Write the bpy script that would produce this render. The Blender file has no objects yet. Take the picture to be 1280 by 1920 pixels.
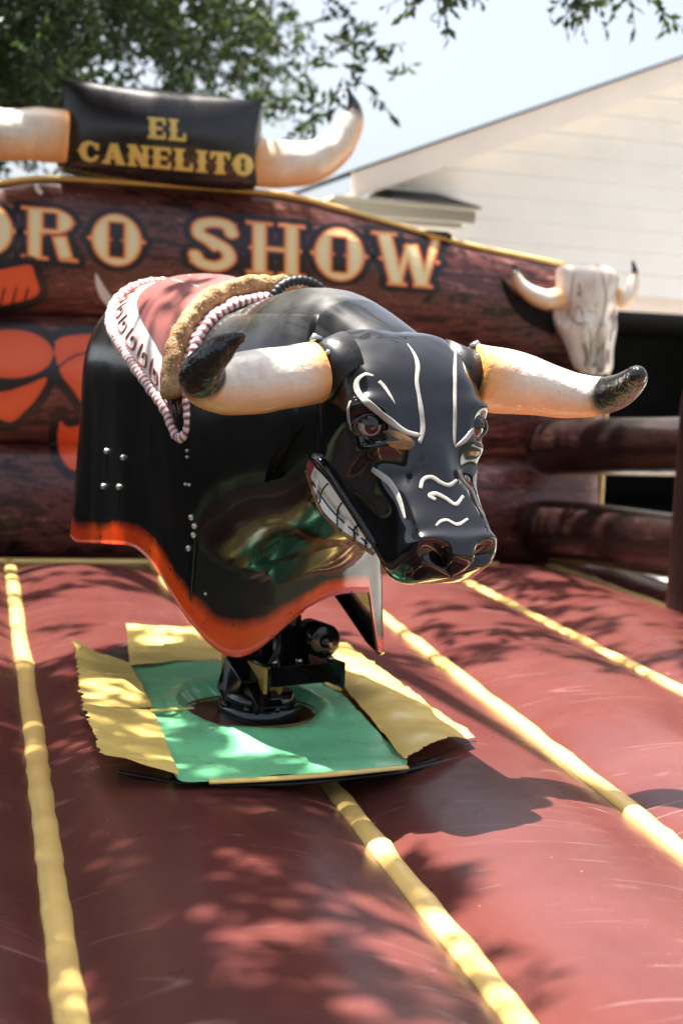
import bpy, math, random
import numpy as np
from mathutils import Vector, Matrix, noise
from mathutils.bvhtree import BVHTree

random.seed(7); RNG = np.random.default_rng(7)
R = math.radians
S = bpy.context.scene
COL = S.collection

# ------------------------------------------------------------------ camera, sky, sun, exposure
CAM_H, FPX, PITCH, ROLL = 0.95, 2667.0, R(5.65), 0.04
cam_d = bpy.data.cameras.new('camera'); cam = bpy.data.objects.new('camera', cam_d); COL.objects.link(cam)
CAM_M = Matrix.Translation((0, 0, CAM_H)) @ Matrix.Rotation(math.pi / 2 - PITCH, 4, 'X') @ Matrix.Rotation(ROLL, 4, 'Z')
cam.matrix_world = CAM_M
cam_d.sensor_fit = 'VERTICAL'; cam_d.sensor_height = 36; cam_d.sensor_width = 24; cam_d.lens = 50
cam_d.clip_start = 0.05; cam_d.clip_end = 2000
cam_d.dof.use_dof = True; cam_d.dof.focus_distance = 2.98; cam_d.dof.aperture_fstop = 3.0
S.camera = cam
SUN = Vector((-0.20, 0.17, 1.0)).normalized()
wd = bpy.data.worlds.new('World'); S.world = wd; wd.use_nodes = True
_n = wd.node_tree.nodes; _sky = _n.new('ShaderNodeTexSky'); _sky.sky_type = 'NISHITA'; _sky.sun_disc = False
_sky.sun_elevation = math.asin(SUN.z); _sky.sun_rotation = math.atan2(SUN.x, SUN.y)
_sky.air_density = 1.0; _sky.dust_density = 4.5; _sky.ozone_density = 1.0
_hs = _n.new('ShaderNodeHueSaturation'); _hs.inputs['Saturation'].default_value = .58; wd.node_tree.links.new(_sky.outputs[0], _hs.inputs['Color']); wd.node_tree.links.new(_hs.outputs[0], _n['Background'].inputs[0]); _n['Background'].inputs[1].default_value = 0.068
sl = bpy.data.lights.new('sun', 'SUN'); sl.energy = 5.0; sl.angle = R(0.53); sl.color = (1, 0.95, 0.87)
so = bpy.data.objects.new('sun', sl); COL.objects.link(so); so.rotation_euler = SUN.to_track_quat('Z', 'Y').to_euler(); so.location = (0, 0, 20)
S.view_settings.view_transform = 'Standard'; S.view_settings.look = 'None'; S.view_settings.gamma = 1; S.view_settings.exposure = 1.98
S.cycles.use_denoising = True; S.cycles.max_bounces = 8; S.cycles.sample_clamp_indirect = 6

# ------------------------------------------------------------------ helpers
EYE = Vector((0, 0, CAM_H)); RM = CAM_M.to_3x3()
def ray(u, v): return (RM @ Vector(((u - 640) / FPX, (960 - v) / FPX, -1))).normalized()
def at_z(u, v, z):
    d = ray(u, v); return EYE + d * ((z - EYE.z) / d.z)
def at_plane(u, v, p, n):
    d = ray(u, v); return EYE + d * ((Vector(p) - EYE).dot(n) / d.dot(n))
def proj(p):
    q = RM.transposed() @ (Vector(p) - EYE); return 640 - FPX * q.x / q.z, 960 + FPX * q.y / q.z
def at_y(u, v, y): return at_plane(u, v, (0, y, 0), Vector((0, 1, 0)))
def cast(u, v, bvh):
    p, n, i, t = bvh.ray_cast(EYE, ray(u, v))
    if p is None: return None
    return p, n, i
def bvh_of(V, F): return BVHTree.FromPolygons([Vector(v) for v in V], F)
def cr(pts, n):                                   # Catmull-Rom resample of an open polyline, n points evenly by parameter
    P = np.array(pts, float); m = len(P); P = np.vstack([2 * P[0] - P[1], P, 2 * P[-1] - P[-2]])
    out = []
    for s in np.linspace(0, m - 1 - 1e-9, n):
        i = int(s); t = s - i; a, b, c, d = P[i], P[i + 1], P[i + 2], P[i + 3]
        out.append(0.5 * (2 * b + (c - a) * t + (2 * a - 5 * b + 4 * c - d) * t * t + (3 * b - a - 3 * c + d) * t ** 3))
    return np.array(out)
def interp(x, xs, ys): return np.interp(x, xs, ys)
def sinterp(xs, ys):                               # smooth interpolant (fine table from Catmull-Rom)
    T = cr(list(zip(xs, ys)), 40 * len(xs)); X, Y = T[:, 0], T[:, 1]
    o = np.argsort(X); X, Y = X[o], Y[o]
    return lambda x: np.interp(x, X, Y)
ORG = {}
def tag(o, label=None, cat=None, group=None, kind=None):
    if label: o['label'] = label
    if cat: o['category'] = cat
    if group: o['group'] = group
    if kind: o['kind'] = kind
    return o
def empty(name, loc, label, cat, group=None):
    o = bpy.data.objects.new(name, None); COL.objects.link(o); o.location = loc; o.empty_display_size = .1
    ORG[o] = Vector(loc); return tag(o, label, cat, group)
def mk(name, V, F, mats, parent=None, loc=(0, 0, 0), smooth=True, mi=None, attrs=None):
    org = ORG[parent] if parent is not None else Vector(loc)
    V = np.asarray(V, float) - np.array(org)
    me = bpy.data.meshes.new(name); me.from_pydata(V.tolist(), [], [tuple(f) for f in F])
    for m in (mats if isinstance(mats, (list, tuple)) else [mats]): me.materials.append(m)
    if smooth: me.polygons.foreach_set('use_smooth', [True] * len(me.polygons))
    if mi is not None: me.polygons.foreach_set('material_index', [int(i) for i in mi])
    if attrs:
        for k, a in attrs.items():
            at = me.attributes.new(k, 'FLOAT', 'POINT'); at.data.foreach_set('value', np.asarray(a, float).tolist())
    me.update()
    o = bpy.data.objects.new(name, me); COL.objects.link(o)
    if parent is not None: o.parent = parent
    else: o.location = org
    ORG[o] = org
    return o
def quads(nu, nv, cu=False, cv=False, off=0):      # index faces of a nu x nv grid (u major)
    F = []
    for i in range(nu if cu else nu - 1):
        for j in range(nv if cv else nv - 1):
            a = i * nv + j; b = i * nv + (j + 1) % nv; c = ((i + 1) % nu) * nv + (j + 1) % nv; d = ((i + 1) % nu) * nv + j
            F.append((off + a, off + b, off + c, off + d))
    return F
class MB:
    def __init__(s): s.V = []; s.F = []; s.M = []; s.A = []
    def add(s, V, F, m=0, a=None):
        k = len(s.V); s.V.extend([tuple(v) for v in V]); s.F.extend([tuple(i + k for i in f) for f in F]); s.M.extend([m] * len(F))
        s.A.extend(list(a) if a is not None else [0.0] * len(V)); return s
    def box(s, c, h, M3=None, m=0, bev=0.0):
        c = Vector(c); M3 = M3 or Matrix.Identity(3); V = []
        b = bev or min(h) * .12
        # chamfered box: three nested rectangles per axis
        pts = {}
        for sx in (-1, 1):
            for sy in (-1, 1):
                for sz in (-1, 1):
                    for ax in range(3):
                        q = [sx * h[0], sy * h[1], sz * h[2]]
                        for k in range(3):
                            if k != ax: q[k] -= math.copysign(b, q[k])
                        pts[(sx, sy, sz, ax)] = len(V); V.append(c + M3 @ Vector(q))
        F = []
        for ax in range(3):
            o1, o2 = (ax + 1) % 3, (ax + 2) % 3
            for sg in (-1, 1):
                L = []
                for a, bb in ((-1, -1), (1, -1), (1, 1), (-1, 1)):
                    k = [0, 0, 0]; k[ax] = sg; k[o1] = a; k[o2] = bb; L.append(pts[(*k, ax)])
                F.append(L if sg > 0 else L[::-1])
                # edges
            for a in (-1, 1):
                for bb in (-1, 1):
                    k1 = [0, 0, 0]; k2 = [0, 0, 0]; k1[ax] = -1; k2[ax] = 1
                    for k in (k1, k2): k[o1] = a; k[o2] = bb
                    F.append([pts[(*k1, o1)], pts[(*k2, o1)], pts[(*k2, o2)], pts[(*k1, o2)]])
        for sx in (-1, 1):
            for sy in (-1, 1):
                for sz in (-1, 1): F.append([pts[(sx, sy, sz, a)] for a in range(3)])
        return s.add(V, F, m)
    def tube(s, P, rad, n=12, m=0, caps=True, flat=None, up=None, a=None):
        P = [Vector(p) for p in P]; N = len(P); rad = [rad] * N if np.isscalar(rad) else list(rad)
        t0 = (P[1] - P[0]).normalized(); ref = Vector(up) if up is not None else (Vector((0, 0, 1)) if abs(t0.z) < .9 else Vector((1, 0, 0)))
        V = []; A = []; nrm = None
        for i in range(N):
            t = (P[min(i + 1, N - 1)] - P[max(i - 1, 0)]).normalized()
            base = ref if (nrm is None or up is not None and not isinstance(up, list)) else nrm
            nrm = (base - t * base.dot(t)).normalized(); bi = t.cross(nrm)
            for k in range(n):
                th = 2 * math.pi * k / n; fl = flat if flat else 1
                V.append(P[i] + nrm * (math.cos(th) * rad[i] * fl) + bi * (math.sin(th) * rad[i])); A.append(a[i] if a is not None else 0)
        F = quads(N, n, cv=True)
        if caps: F += [tuple(range(n))[::-1], tuple(range((N - 1) * n, N * n))]
        return s.add(V, F, m, A)
    def ball(s, c, r, nu=10, nv=16, m=0, sc=(1, 1, 1)):
        V = []; c = Vector(c)
        for i in range(nu + 1):
            for j in range(nv):
                p = math.pi * i / nu; q = 2 * math.pi * j / nv
                V.append(c + Vector((sc[0] * r * math.sin(p) * math.cos(q), sc[1] * r * math.sin(p) * math.sin(q), sc[2] * r * math.cos(p))))
        return s.add(V, quads(nu + 1, nv, cv=True), m)
    def build(s, name, mats, parent=None, loc=(0, 0, 0), smooth=True, attr=None):
        return mk(name, s.V, s.F, mats, parent, loc, smooth, s.M, {attr: s.A} if attr else None)

# ------------------------------------------------------------------ materials
class NT:
    def __init__(s, name):
        s.m = bpy.data.materials.new(name); s.m.use_nodes = True; s.t = s.m.node_tree; s.b = s.t.nodes['Principled BSDF']
    def n(s, typ, **kw):
        o = s.t.nodes.new('ShaderNode' + typ)
        for k, v in kw.items(): setattr(o, k, v)
        return o
    def l(s, a, b): s.t.links.new(a, b)
    def coord(s, scale=(1, 1, 1), kind='Object', rot=(0, 0, 0)):
        c = s.n('TexCoord'); mp = s.n('Mapping'); mp.inputs['Scale'].default_value = scale; mp.inputs['Rotation'].default_value = rot
        s.l(c.outputs[kind], mp.inputs[0]); return mp.outputs[0]
    def noise(s, vec, scale, detail=5, rough=.55, dist=0):
        o = s.n('TexNoise'); o.inputs['Scale'].default_value = scale; o.inputs['Detail'].default_value = detail
        o.inputs['Roughness'].default_value = rough; o.inputs['Distortion'].default_value = dist; s.l(vec, o.inputs['Vector']); return o.outputs['Fac']
    def ramp(s, fac, stops, const=False):
        o = s.n('ValToRGB'); e = o.color_ramp.elements; o.color_ramp.interpolation = 'CONSTANT' if const else 'LINEAR'
        while len(e) < len(stops): e.new(.5)
        for k, (p, c) in enumerate(stops):
            e[k].position = p; e[k].color = (c[0], c[1], c[2], 1) if not np.isscalar(c) else (c, c, c, 1)
        s.l(fac, o.inputs[0]); return o.outputs[0]
    def attr(s, name): o = s.n('Attribute'); o.attribute_name = name; return o.outputs['Fac']
    def math(s, op, a, b=None, c=None):
        o = s.n('Math', operation=op)
        for k, x in enumerate((a, b, c)):
            if x is None: continue
            if np.isscalar(x): o.inputs[k].default_value = x
            else: s.l(x, o.inputs[k])
        return o.outputs[0]
    def mix(s, f, a, b):
        o = s.n('Mix', data_type='RGBA')
        for k, x in ((0, f), (6, a), (7, b)):
            if isinstance(x, (tuple, list)): o.inputs[k].default_value = (*x, 1)
            elif np.isscalar(x): o.inputs[k].default_value = x
            else: s.l(x, o.inputs[k])
        return o.outputs[2]
    def bump(s, h, strength, dist=.01):
        o = s.n('Bump'); o.inputs['Strength'].default_value = strength; o.inputs['Distance'].default_value = dist; s.l(h, o.inputs['Height']); s.l(o.outputs[0], s.b.inputs['Normal'])
        if 'Coat Normal' in s.b.inputs: s.l(o.outputs[0], s.b.inputs['Coat Normal'])
    def set(s, **kw):
        for k, v in kw.items():
            i = s.b.inputs[k.replace('_', ' ')]
            if isinstance(v, (tuple, list)): i.default_value = (*v, 1)
            elif np.isscalar(v): i.default_value = v
            else: s.l(v, i)
        return s
def simple(name, c, rough=.5, var=.25, scale=8, bump=0.0, bscale=60, metal=0, coat=0, spec=.5, coatr=.05):
    t = NT(name); v = t.coord(); f = t.noise(v, scale)
    c2 = tuple(min(1, x * (1 + var)) for x in c); c1 = tuple(x * (1 - var) for x in c)
    t.set(Base_Color=t.ramp(f, [(.3, c1), (.7, c2)]), Metallic=metal, Coat_Weight=coat, Coat_Roughness=coatr, Specular_IOR_Level=spec)
    t.set(Roughness=t.math('MULTIPLY_ADD', t.noise(v, scale * 3), rough * .4, rough * .8))
    if bump: t.bump(t.noise(v, bscale, 3), bump)
    return t.m
def wood(name, axis=0, light=1.0):
    t = NT(name); sc = [58, 58, 58]; sc[axis] = 1.5; v = t.coord(tuple(sc)); sc2 = [11, 11, 11]; sc2[axis] = .5
    f = t.noise(v, 1, 7, .7, .8); g = t.noise(t.coord(tuple(sc2)), 1, 5, .6, 1.6); big = t.noise(t.coord(), 1.6, 3)
    h = t.math('ADD', t.math('MULTIPLY', f, .52), t.math('MULTIPLY', g, .48)); h = t.math('ADD', h, t.math('MULTIPLY', t.math('SUBTRACT', big, .5), .30))
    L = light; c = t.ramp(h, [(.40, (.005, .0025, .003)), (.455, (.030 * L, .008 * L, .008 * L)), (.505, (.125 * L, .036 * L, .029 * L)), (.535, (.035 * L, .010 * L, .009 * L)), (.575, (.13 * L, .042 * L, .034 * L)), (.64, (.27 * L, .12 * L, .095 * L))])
    sp = t.n('SeparateXYZ'); tc = t.n('TexCoord'); t.l(tc.outputs['Object'], sp.inputs[0])
    zz = t.math('ADD', sp.outputs[2 if axis != 2 else 0], t.math('MULTIPLY', t.noise(t.coord((.6, .6, .6)), 1, 2), .05)); pl = t.math('PINGPONG', zz, .105)
    ln = t.ramp(t.math('MULTIPLY', pl, 60), [(.10, 1.0), (.34, 0.0)])
    t.set(Base_Color=t.mix(t.math('MULTIPLY', ln, .8 if axis == 0 else .5), c, (.006, .003, .004)), Roughness=.34, Coat_Weight=.25, Coat_Roughness=.2)
    t.bump(t.noise(t.coord(), 9, 3), .14, .03)
    return t.m
def M_floor():
    t = NT('brown_vinyl'); v = t.coord()
    f = t.noise(v, 3, 5); base = t.ramp(f, [(.3, (.088, .023, .020)), (.7, (.118, .033, .028))])
    dust = t.ramp(t.noise(v, 1.3, 6, .65), [(.45, 0.0), (.75, .14)])
    base = t.mix(dust, base, (.27, .125, .11))
    # fine scratches: thin level lines of stretched noises
    tot = None
    for k, (rz, sc) in enumerate(((.5, (.10, 1.9, 1)), (-.5, (.12, 1.6, 1)), (1.2, (.10, 2.2, 1)), (2.3, (.13, 1.7, 1)), (.9, (.08, 2.6, 1)), (1.7, (.2, 1.5, 1)))):
        q = t.noise(t.coord(sc, rot=(0, 0, rz)), 1.1 + .2 * k, 0, .4, 0); q = t.math('PINGPONG', q, .06); line = t.ramp(t.math('MULTIPLY', q, 100), [(.0, 1.0), (.22 + .18 * (k % 2), 0.0)])
        gate = t.ramp(t.noise(t.coord(rot=(.3, 0, k)), 1.7 + .35 * k, 4, .65), [(.54, 0.0), (.66, 1.0)]); line = t.math('MULTIPLY', line, gate)
        tot = line if tot is None else t.math('MAXIMUM', tot, line)
    speck = t.math('GREATER_THAN', t.noise(v, 95, 1), .80)
    tot = t.math('MAXIMUM', t.math('MULTIPLY', tot, .5), t.math('MULTIPLY', speck, .55))
    t.set(Base_Color=t.mix(t.math('MULTIPLY', tot, .34), base, (.75, .58, .54)), Roughness=t.math('MULTIPLY_ADD', t.noise(v, 2.2, 4), .16, .20), Specular_IOR_Level=.28, Coat_Weight=.16, Coat_Roughness=.16)
    t.bump(t.math('ADD', t.noise(t.coord((1, .6, 1)), 5, 3), t.math('MULTIPLY', t.noise(v, 420, 1), .03)), .16, .03)
    return t.m
def M_print(name, stops, rough=.35):
    t = NT(name); s = t.math('MULTIPLY_ADD', t.attr('sdf'), 1.0, .5)
    t.set(Base_Color=t.ramp(s, stops), Roughness=rough, Coat_Weight=.25, Coat_Roughness=.22); t.bump(t.noise(t.coord(), 9, 3), .12, .03); return t.m
def M_black_shell():
    t = NT('black_fibreglass'); v = t.coord()
    geo = t.n('NewGeometry'); sx = t.n('SeparateXYZ'); t.l(geo.outputs['Normal'], sx.inputs[0])
    up = t.math('GREATER_THAN', sx.outputs[2], -2)
    e = t.attr('edge')                                    # distance from the painted lower rim, metres
    wob = t.math('MULTIPLY_ADD', t.noise(v, 9, 4), .044, -.024); e2 = t.math('ADD', e, wob)
    rim = t.ramp(t.math('MULTIPLY', e2, 5), [(.0, 1.0), (.17, 1.0), (.30, 0.0)])
    chips = t.math('GREATER_THAN', t.noise(v, 55, 3, .6), .665)
    rim = t.math('MULTIPLY', rim, t.math('SUBTRACT', 1, t.math('MULTIPLY', chips, .9)))
    dust = t.math('MULTIPLY', t.attr('dust'), t.ramp(t.noise(v, 5, 6, .7), [(.35, .1), (.7, 1)]))
    blk = t.mix(dust, (.006, .006, .007), (.12, .115, .10))
    t.set(Base_Color=t.mix(rim, blk, t.ramp(t.noise(v, 7), [(.3, (.72, .050, .008)), (.7, (.84, .095, .012))])),
          Roughness=t.math('ADD', t.math('MULTIPLY_ADD', t.noise(v, 6, 5), .22, .10), t.math('MULTIPLY', dust, .35)), Specular_IOR_Level=.5, Coat_Weight=.4, Coat_Roughness=.09)
    t.bump(t.math('ADD', t.noise(v, 5, 2), t.math('MULTIPLY', t.noise(t.coord((2, 2, 40)), 3, 2), .03)), .10, .03)
    return t.m
def M_horn(name, along='along'):
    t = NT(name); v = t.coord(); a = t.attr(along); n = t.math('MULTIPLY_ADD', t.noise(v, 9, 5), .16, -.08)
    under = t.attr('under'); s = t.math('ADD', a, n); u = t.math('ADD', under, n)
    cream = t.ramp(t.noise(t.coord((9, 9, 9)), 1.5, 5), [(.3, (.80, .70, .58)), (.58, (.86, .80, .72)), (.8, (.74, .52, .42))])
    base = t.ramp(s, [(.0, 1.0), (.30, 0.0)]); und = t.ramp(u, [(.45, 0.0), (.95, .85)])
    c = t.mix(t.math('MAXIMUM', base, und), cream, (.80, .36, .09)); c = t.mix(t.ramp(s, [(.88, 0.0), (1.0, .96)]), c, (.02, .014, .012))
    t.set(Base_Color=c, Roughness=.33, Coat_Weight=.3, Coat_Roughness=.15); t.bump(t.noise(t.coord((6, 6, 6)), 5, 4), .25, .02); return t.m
def M_siding():
    return simple('cream_siding', (.80, .765, .73), .55, .04, 3, .05, 40)
def M_fur():
    t = NT('tan_fur'); t.set(Base_Color=t.ramp(t.noise(t.coord(), 18, 5, .7), [(.3, (.24, .13, .055)), (.5, (.40, .235, .11)), (.72, (.56, .37, .20))]), Roughness=.9); t.bump(t.noise(t.coord(), 120, 3), .6); return t.m
def M_leaf(name, c, sat=1.0):
    t = NT(name); oi = t.n('NewGeometry'); f = oi.outputs['Random Per Island']
    t.set(Base_Color=t.ramp(f, [(0, tuple(x * .55 for x in c)), (.6, c), (1, (c[0] * 1.7, c[1] * 1.55, c[2] * 1.3))]), Roughness=.42, Specular_IOR_Level=.5)
    tr = t.n('BsdfTranslucent'); tr.inputs[0].default_value = (c[0] * 2.4, c[1] * 2.6, c[2] * 1.2, 1); mx = t.n('MixShader'); mx.inputs[0].default_value = .38
    out = t.t.nodes['Material Output']; t.l(t.b.outputs[0], mx.inputs[1]); t.l(tr.outputs[0], mx.inputs[2]); t.l(mx.outputs[0], out.inputs[0]); return t.m
def M_stripe():
    t = NT('red_white_lacing'); a = t.attr('arc'); w = t.math('PINGPONG', t.math('MULTIPLY', a, 1.0), .5)
    t.set(Base_Color=t.ramp(w, [(.0, (.46, .07, .085)), (.19, (.46, .07, .085)), (.25, (.80, .70, .68)), (.5, (.88, .83, .80))]), Roughness=.45); t.bump(w, .5, .006); return t.m
MAT = dict(
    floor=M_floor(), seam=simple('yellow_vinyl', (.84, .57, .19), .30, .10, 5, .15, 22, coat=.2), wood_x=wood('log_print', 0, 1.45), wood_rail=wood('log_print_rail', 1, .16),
    wood_post=wood('log_print_post', 2, .24), back_vinyl=simple('brown_back_vinyl', (.24, .075, .06), .4, .2, 4, .1, 9),
    shell=M_black_shell(), head=simple('black_gloss', (.006, .006, .008), .13, .2, 5, .26, 4, coat=.5, coatr=.02, spec=.4), white=simple('white_paint', (.36, .345, .32), .28, .08, 30, .1, 40, coat=.4),
    tooth=simple('tooth_paint', (.92, .88, .80), .25, .06, 20, coat=.5), ink=simple('black_line_paint', (.01, .01, .01), .3, .1), gum=simple('red_gum', (.35, .02, .02), .3, .2, coat=.4),
    eye=simple('eye_white', (.50, .44, .42), .15, .1, 30, coat=1), iris=simple('red_brown_iris', (.075, .010, .010), .12, .5, 60, coat=1), pupil=simple('black_pupil', (.005, .005, .005), .1, .1, coat=1),
    gold=simple('rubbed_gold_paint', (.26, .13, .035), .3, .7, 22, .2, 40, coat=.3), horn=M_horn('horn_vinyl'), tip=simple('black_horn_tip', (.012, .011, .011), .30, .4, 14, .8, 34, coat=.3),
    rubber=simple('black_rubber', (.012, .012, .013), .45, .3, 12, .2, 40), steel=simple('zinc_rivet', (.62, .61, .58), .3, .15, 40, metal=1), frame=simple('black_machine_paint', (.010, .010, .011), .17, .4, 9, .05, 30, coat=.35),
    flap_reflection=simple('flap_reflection_gold', (.50, .31, .06), .26, .35, 14, .08, 30, metal=.25), green=simple('green_vinyl', (.22, .70, .35), .28, .08, 4, .12, 7, coat=.2), yellow=simple('yellow_flap_vinyl', (.90, .66, .20), .26, .08, 5, .2, 10, coat=.25),
    seat=simple('maroon_leather', (.27, .085, .075), .38, .2, 5, .15, 16), band=simple('white_saddle_band', (.78, .70, .67), .5, .12, 24, .2, 50), lace=M_stripe(), fur=M_fur(),
    sign=simple('dark_vinyl', (.013, .009, .010), .27, .5, 4, .2, 9, coat=.35, coatr=.18), bone=None, matte_ink=simple('matte_black_print', (.010, .007, .008), .7, .2, 12, spec=.15), skull_ink=simple('brown_print_ink', (.20, .11, .085), .4, .3, 30), fence_dark=simple('dark_reflection_board', (.022, .016, .012), .8, .4, 5, .3, 30), siding=M_siding(), trim=simple('warm_white_trim', (.86, .75, .68), .5, .04, 4), shingle=simple('dark_shingle', (.035, .036, .04), .8, .4, 30, .4, 80),
    gutter=simple('cream_gutter', (.82, .76, .66), .4, .05, 3), dark=simple('dark_interior', (.02, .02, .022), .8, .3, 3), bark=simple('oak_bark', (.09, .07, .055), .85, .5, 14, .7, 24), concrete=simple('driveway_concrete', (.50, .48, .45), .8, .15, 3, .2, 60),
    grass=simple('lawn_green', (.03, .045, .014), .9, .4, 6, .5, 200), leaf=M_leaf('oak_leaf', (.034, .052, .025)), darkred=simple('dark_vinyl_red', (.05, .012, .012), .3, .3),
)
def M_bone():
    t = NT('bone_print'); v = t.coord(); f = t.noise(v, 8, 6, .6)
    ln = t.math('LESS_THAN', t.math('ABSOLUTE', t.math('SUBTRACT', t.noise(t.coord((4, 4, 1.3)), 2.0, 2, .4, .6), .5)), .006)
    t.set(Base_Color=t.mix(t.math('MULTIPLY', ln, .75), t.ramp(f, [(.3, (.62, .46, .38)), (.5, (.80, .68, .60)), (.7, (.84, .77, .71))]), (.16, .08, .06)), Roughness=.35, Coat_Weight=.2); return t.m
MAT['bone'] = M_bone()
MAT['title'] = M_print('title_print', [(.39, (.97, .86, .55)), (.442, (.95, .74, .34)), (.466, (.92, .40, .12)), (.488, (.70, .10, .04)), (.502, (.010, .008, .010)), (.7, (.008, .006, .008))])
MAT['gold_print'] = M_print('gold_letter_print', [(.40, (.78, .58, .16)), (.52, (.74, .50, .12))])
MAT['cartoon'] = M_print('cartoon_print', [(.0, (.86, .13, .035)), (.499, (.80, .10, .03)), (.503, (.012, .009, .011)), (1, (.012, .009, .011))])
MAT['white_print'] = simple('white_print', (.75, .70, .66), .35, .05)

# ------------------------------------------------------------------ ring frame (from the seams of the floor)
_d = ray(0, 670); EYV = Vector((_d.x, _d.y, 0)).normalized(); EXV = Vector((EYV.y, -EYV.x, 0))
def ring(X, Y, z=0): return EXV * X + EYV * Y + Vector((0, 0, z))
WY = at_z(300, 1056, 0.0).dot(EYV) + .07            # wall front base line in ring coordinates
GZ = -0.46                                        # lawn level below the cushion
def wall_px(u, v, off=0.0): return at_plane(u, v, ring(0, WY - off), EYV)

# ------------------------------------------------------------------ ground
def plane(name, pts, mat, kind='structure'):
    return tag(mk(name, pts, [tuple(range(len(pts)))], mat, smooth=False), kind=kind)
g = plane('ground', [(-300, -300, GZ), (300, -300, GZ), (300, 300, GZ), (-300, 300, GZ)], MAT['grass'])
plane('driveway', [(2.6, 6.4, GZ + .004), (7, 3.6, GZ + .004), (14, 5.5, GZ + .004), (18, 12.5, GZ + .004), (10, 17, GZ + .004), (.4, 10.4, GZ + .004)], MAT['concrete'])

# ------------------------------------------------------------------ inflated floor with seams
SEAM_PX = [((22, 1075), (78, 1500), (134, 1900)), ((478, 1290), (612, 1478), (966, 1900)), ((712, 1150), (1158, 1500), (1268, 1588)), ((885, 1097), (1080, 1195), (1280, 1298)), ((1015, 1056), (1150, 1100), (1280, 1152))]
def seam_line(px):
    q = [at_z(u, v, .012) for u, v in px]; a = np.array([[p.dot(EYV), p.dot(EXV)] for p in q]); return np.polyfit(a[:, 0], a[:, 1], 1)
SEAMS = [np.array([0, -1.14]), np.array([0, -.53])] + [seam_line(p) for p in SEAM_PX] + [np.array([0, 3.02])]
Y0, Y1 = .45, WY + .35
V = []; F = []; nr, nc = 150, 22
for a, b in zip(SEAMS[:-1], SEAMS[1:]):
    k = len(V)
    for i in range(nr):
        y = Y0 + (Y1 - Y0) * i / (nr - 1); xa, xb = np.polyval(a, y), np.polyval(b, y)
        for j in range(nc):
            s = -1 + 2 * j / (nc - 1); z = .070 * (1 - abs(s) ** 2.1) ** .85
            z *= min(1, (y - Y0) / .25 + .1); z *= min(1, max(.05, (WY - .10 - y) / .55)) ** .7; z += .008 * noise.noise(Vector((xa + s * .3, y * 1.3, 3)) * 1.7) * (1 - s * s)
            V.append(ring((xa + xb) / 2 + s * (xb - xa) / 2, y, z))
    F += quads(nr, nc, off=k)
# skirt down to the lawn
k = len(V); per = [ring(-1.14, Y0), ring(3.02, Y0), ring(3.02, Y1), ring(-1.14, Y1)]
V += per + [p + Vector((0, 0, GZ)) for p in per]
F += [(k + i, k + (i + 1) % 4, k + 4 + (i + 1) % 4, k + 4 + i) for i in range(4)]
floor = tag(mk('floor', V, F, MAT['floor']), 'brown inflated vinyl floor with yellow seams', kind='structure')
FB = bvh_of(V, F)
def strap(f, x0, x1, r, seed):
    m = MB(); P = []; rr = []; n = 170
    for i in range(n):
        y = x0 + (x1 - x0) * i / (n - 1); w = noise.noise(Vector((seed * 7.3, y * 2.1, 0))); w2 = noise.noise(Vector((seed * 3.1, y * 9, 5)))
        p = f(y); p = p + EXV * (.006 * w); p.z = .010 + .004 * w2; P.append(p); rr.append(r * (1 + .10 * w2 + (.10 if abs((y * 1.7 + seed) % 1 - .5) < .03 else 0)))
    return m.tube(P, rr, 14, flat=.62, up=(0, 0, 1))
for k, sgm in enumerate(SEAMS[1:-1]):
    strap(lambda y, q=sgm: ring(np.polyval(q, y), y), Y0 + .02, WY - .13, .027, k + 1).build('seam_strip', MAT['seam'], floor)
m = MB(); P = [ring(X, WY - .13 + .006 * noise.noise(Vector((X * 2, 1, 1))), .012) for X in np.linspace(-1.1, 2.45, 90)]
m.tube(P, .026, 12, flat=.6, up=(0, 0, 1)); m.build('seam_strip', MAT['seam'], floor)

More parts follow.
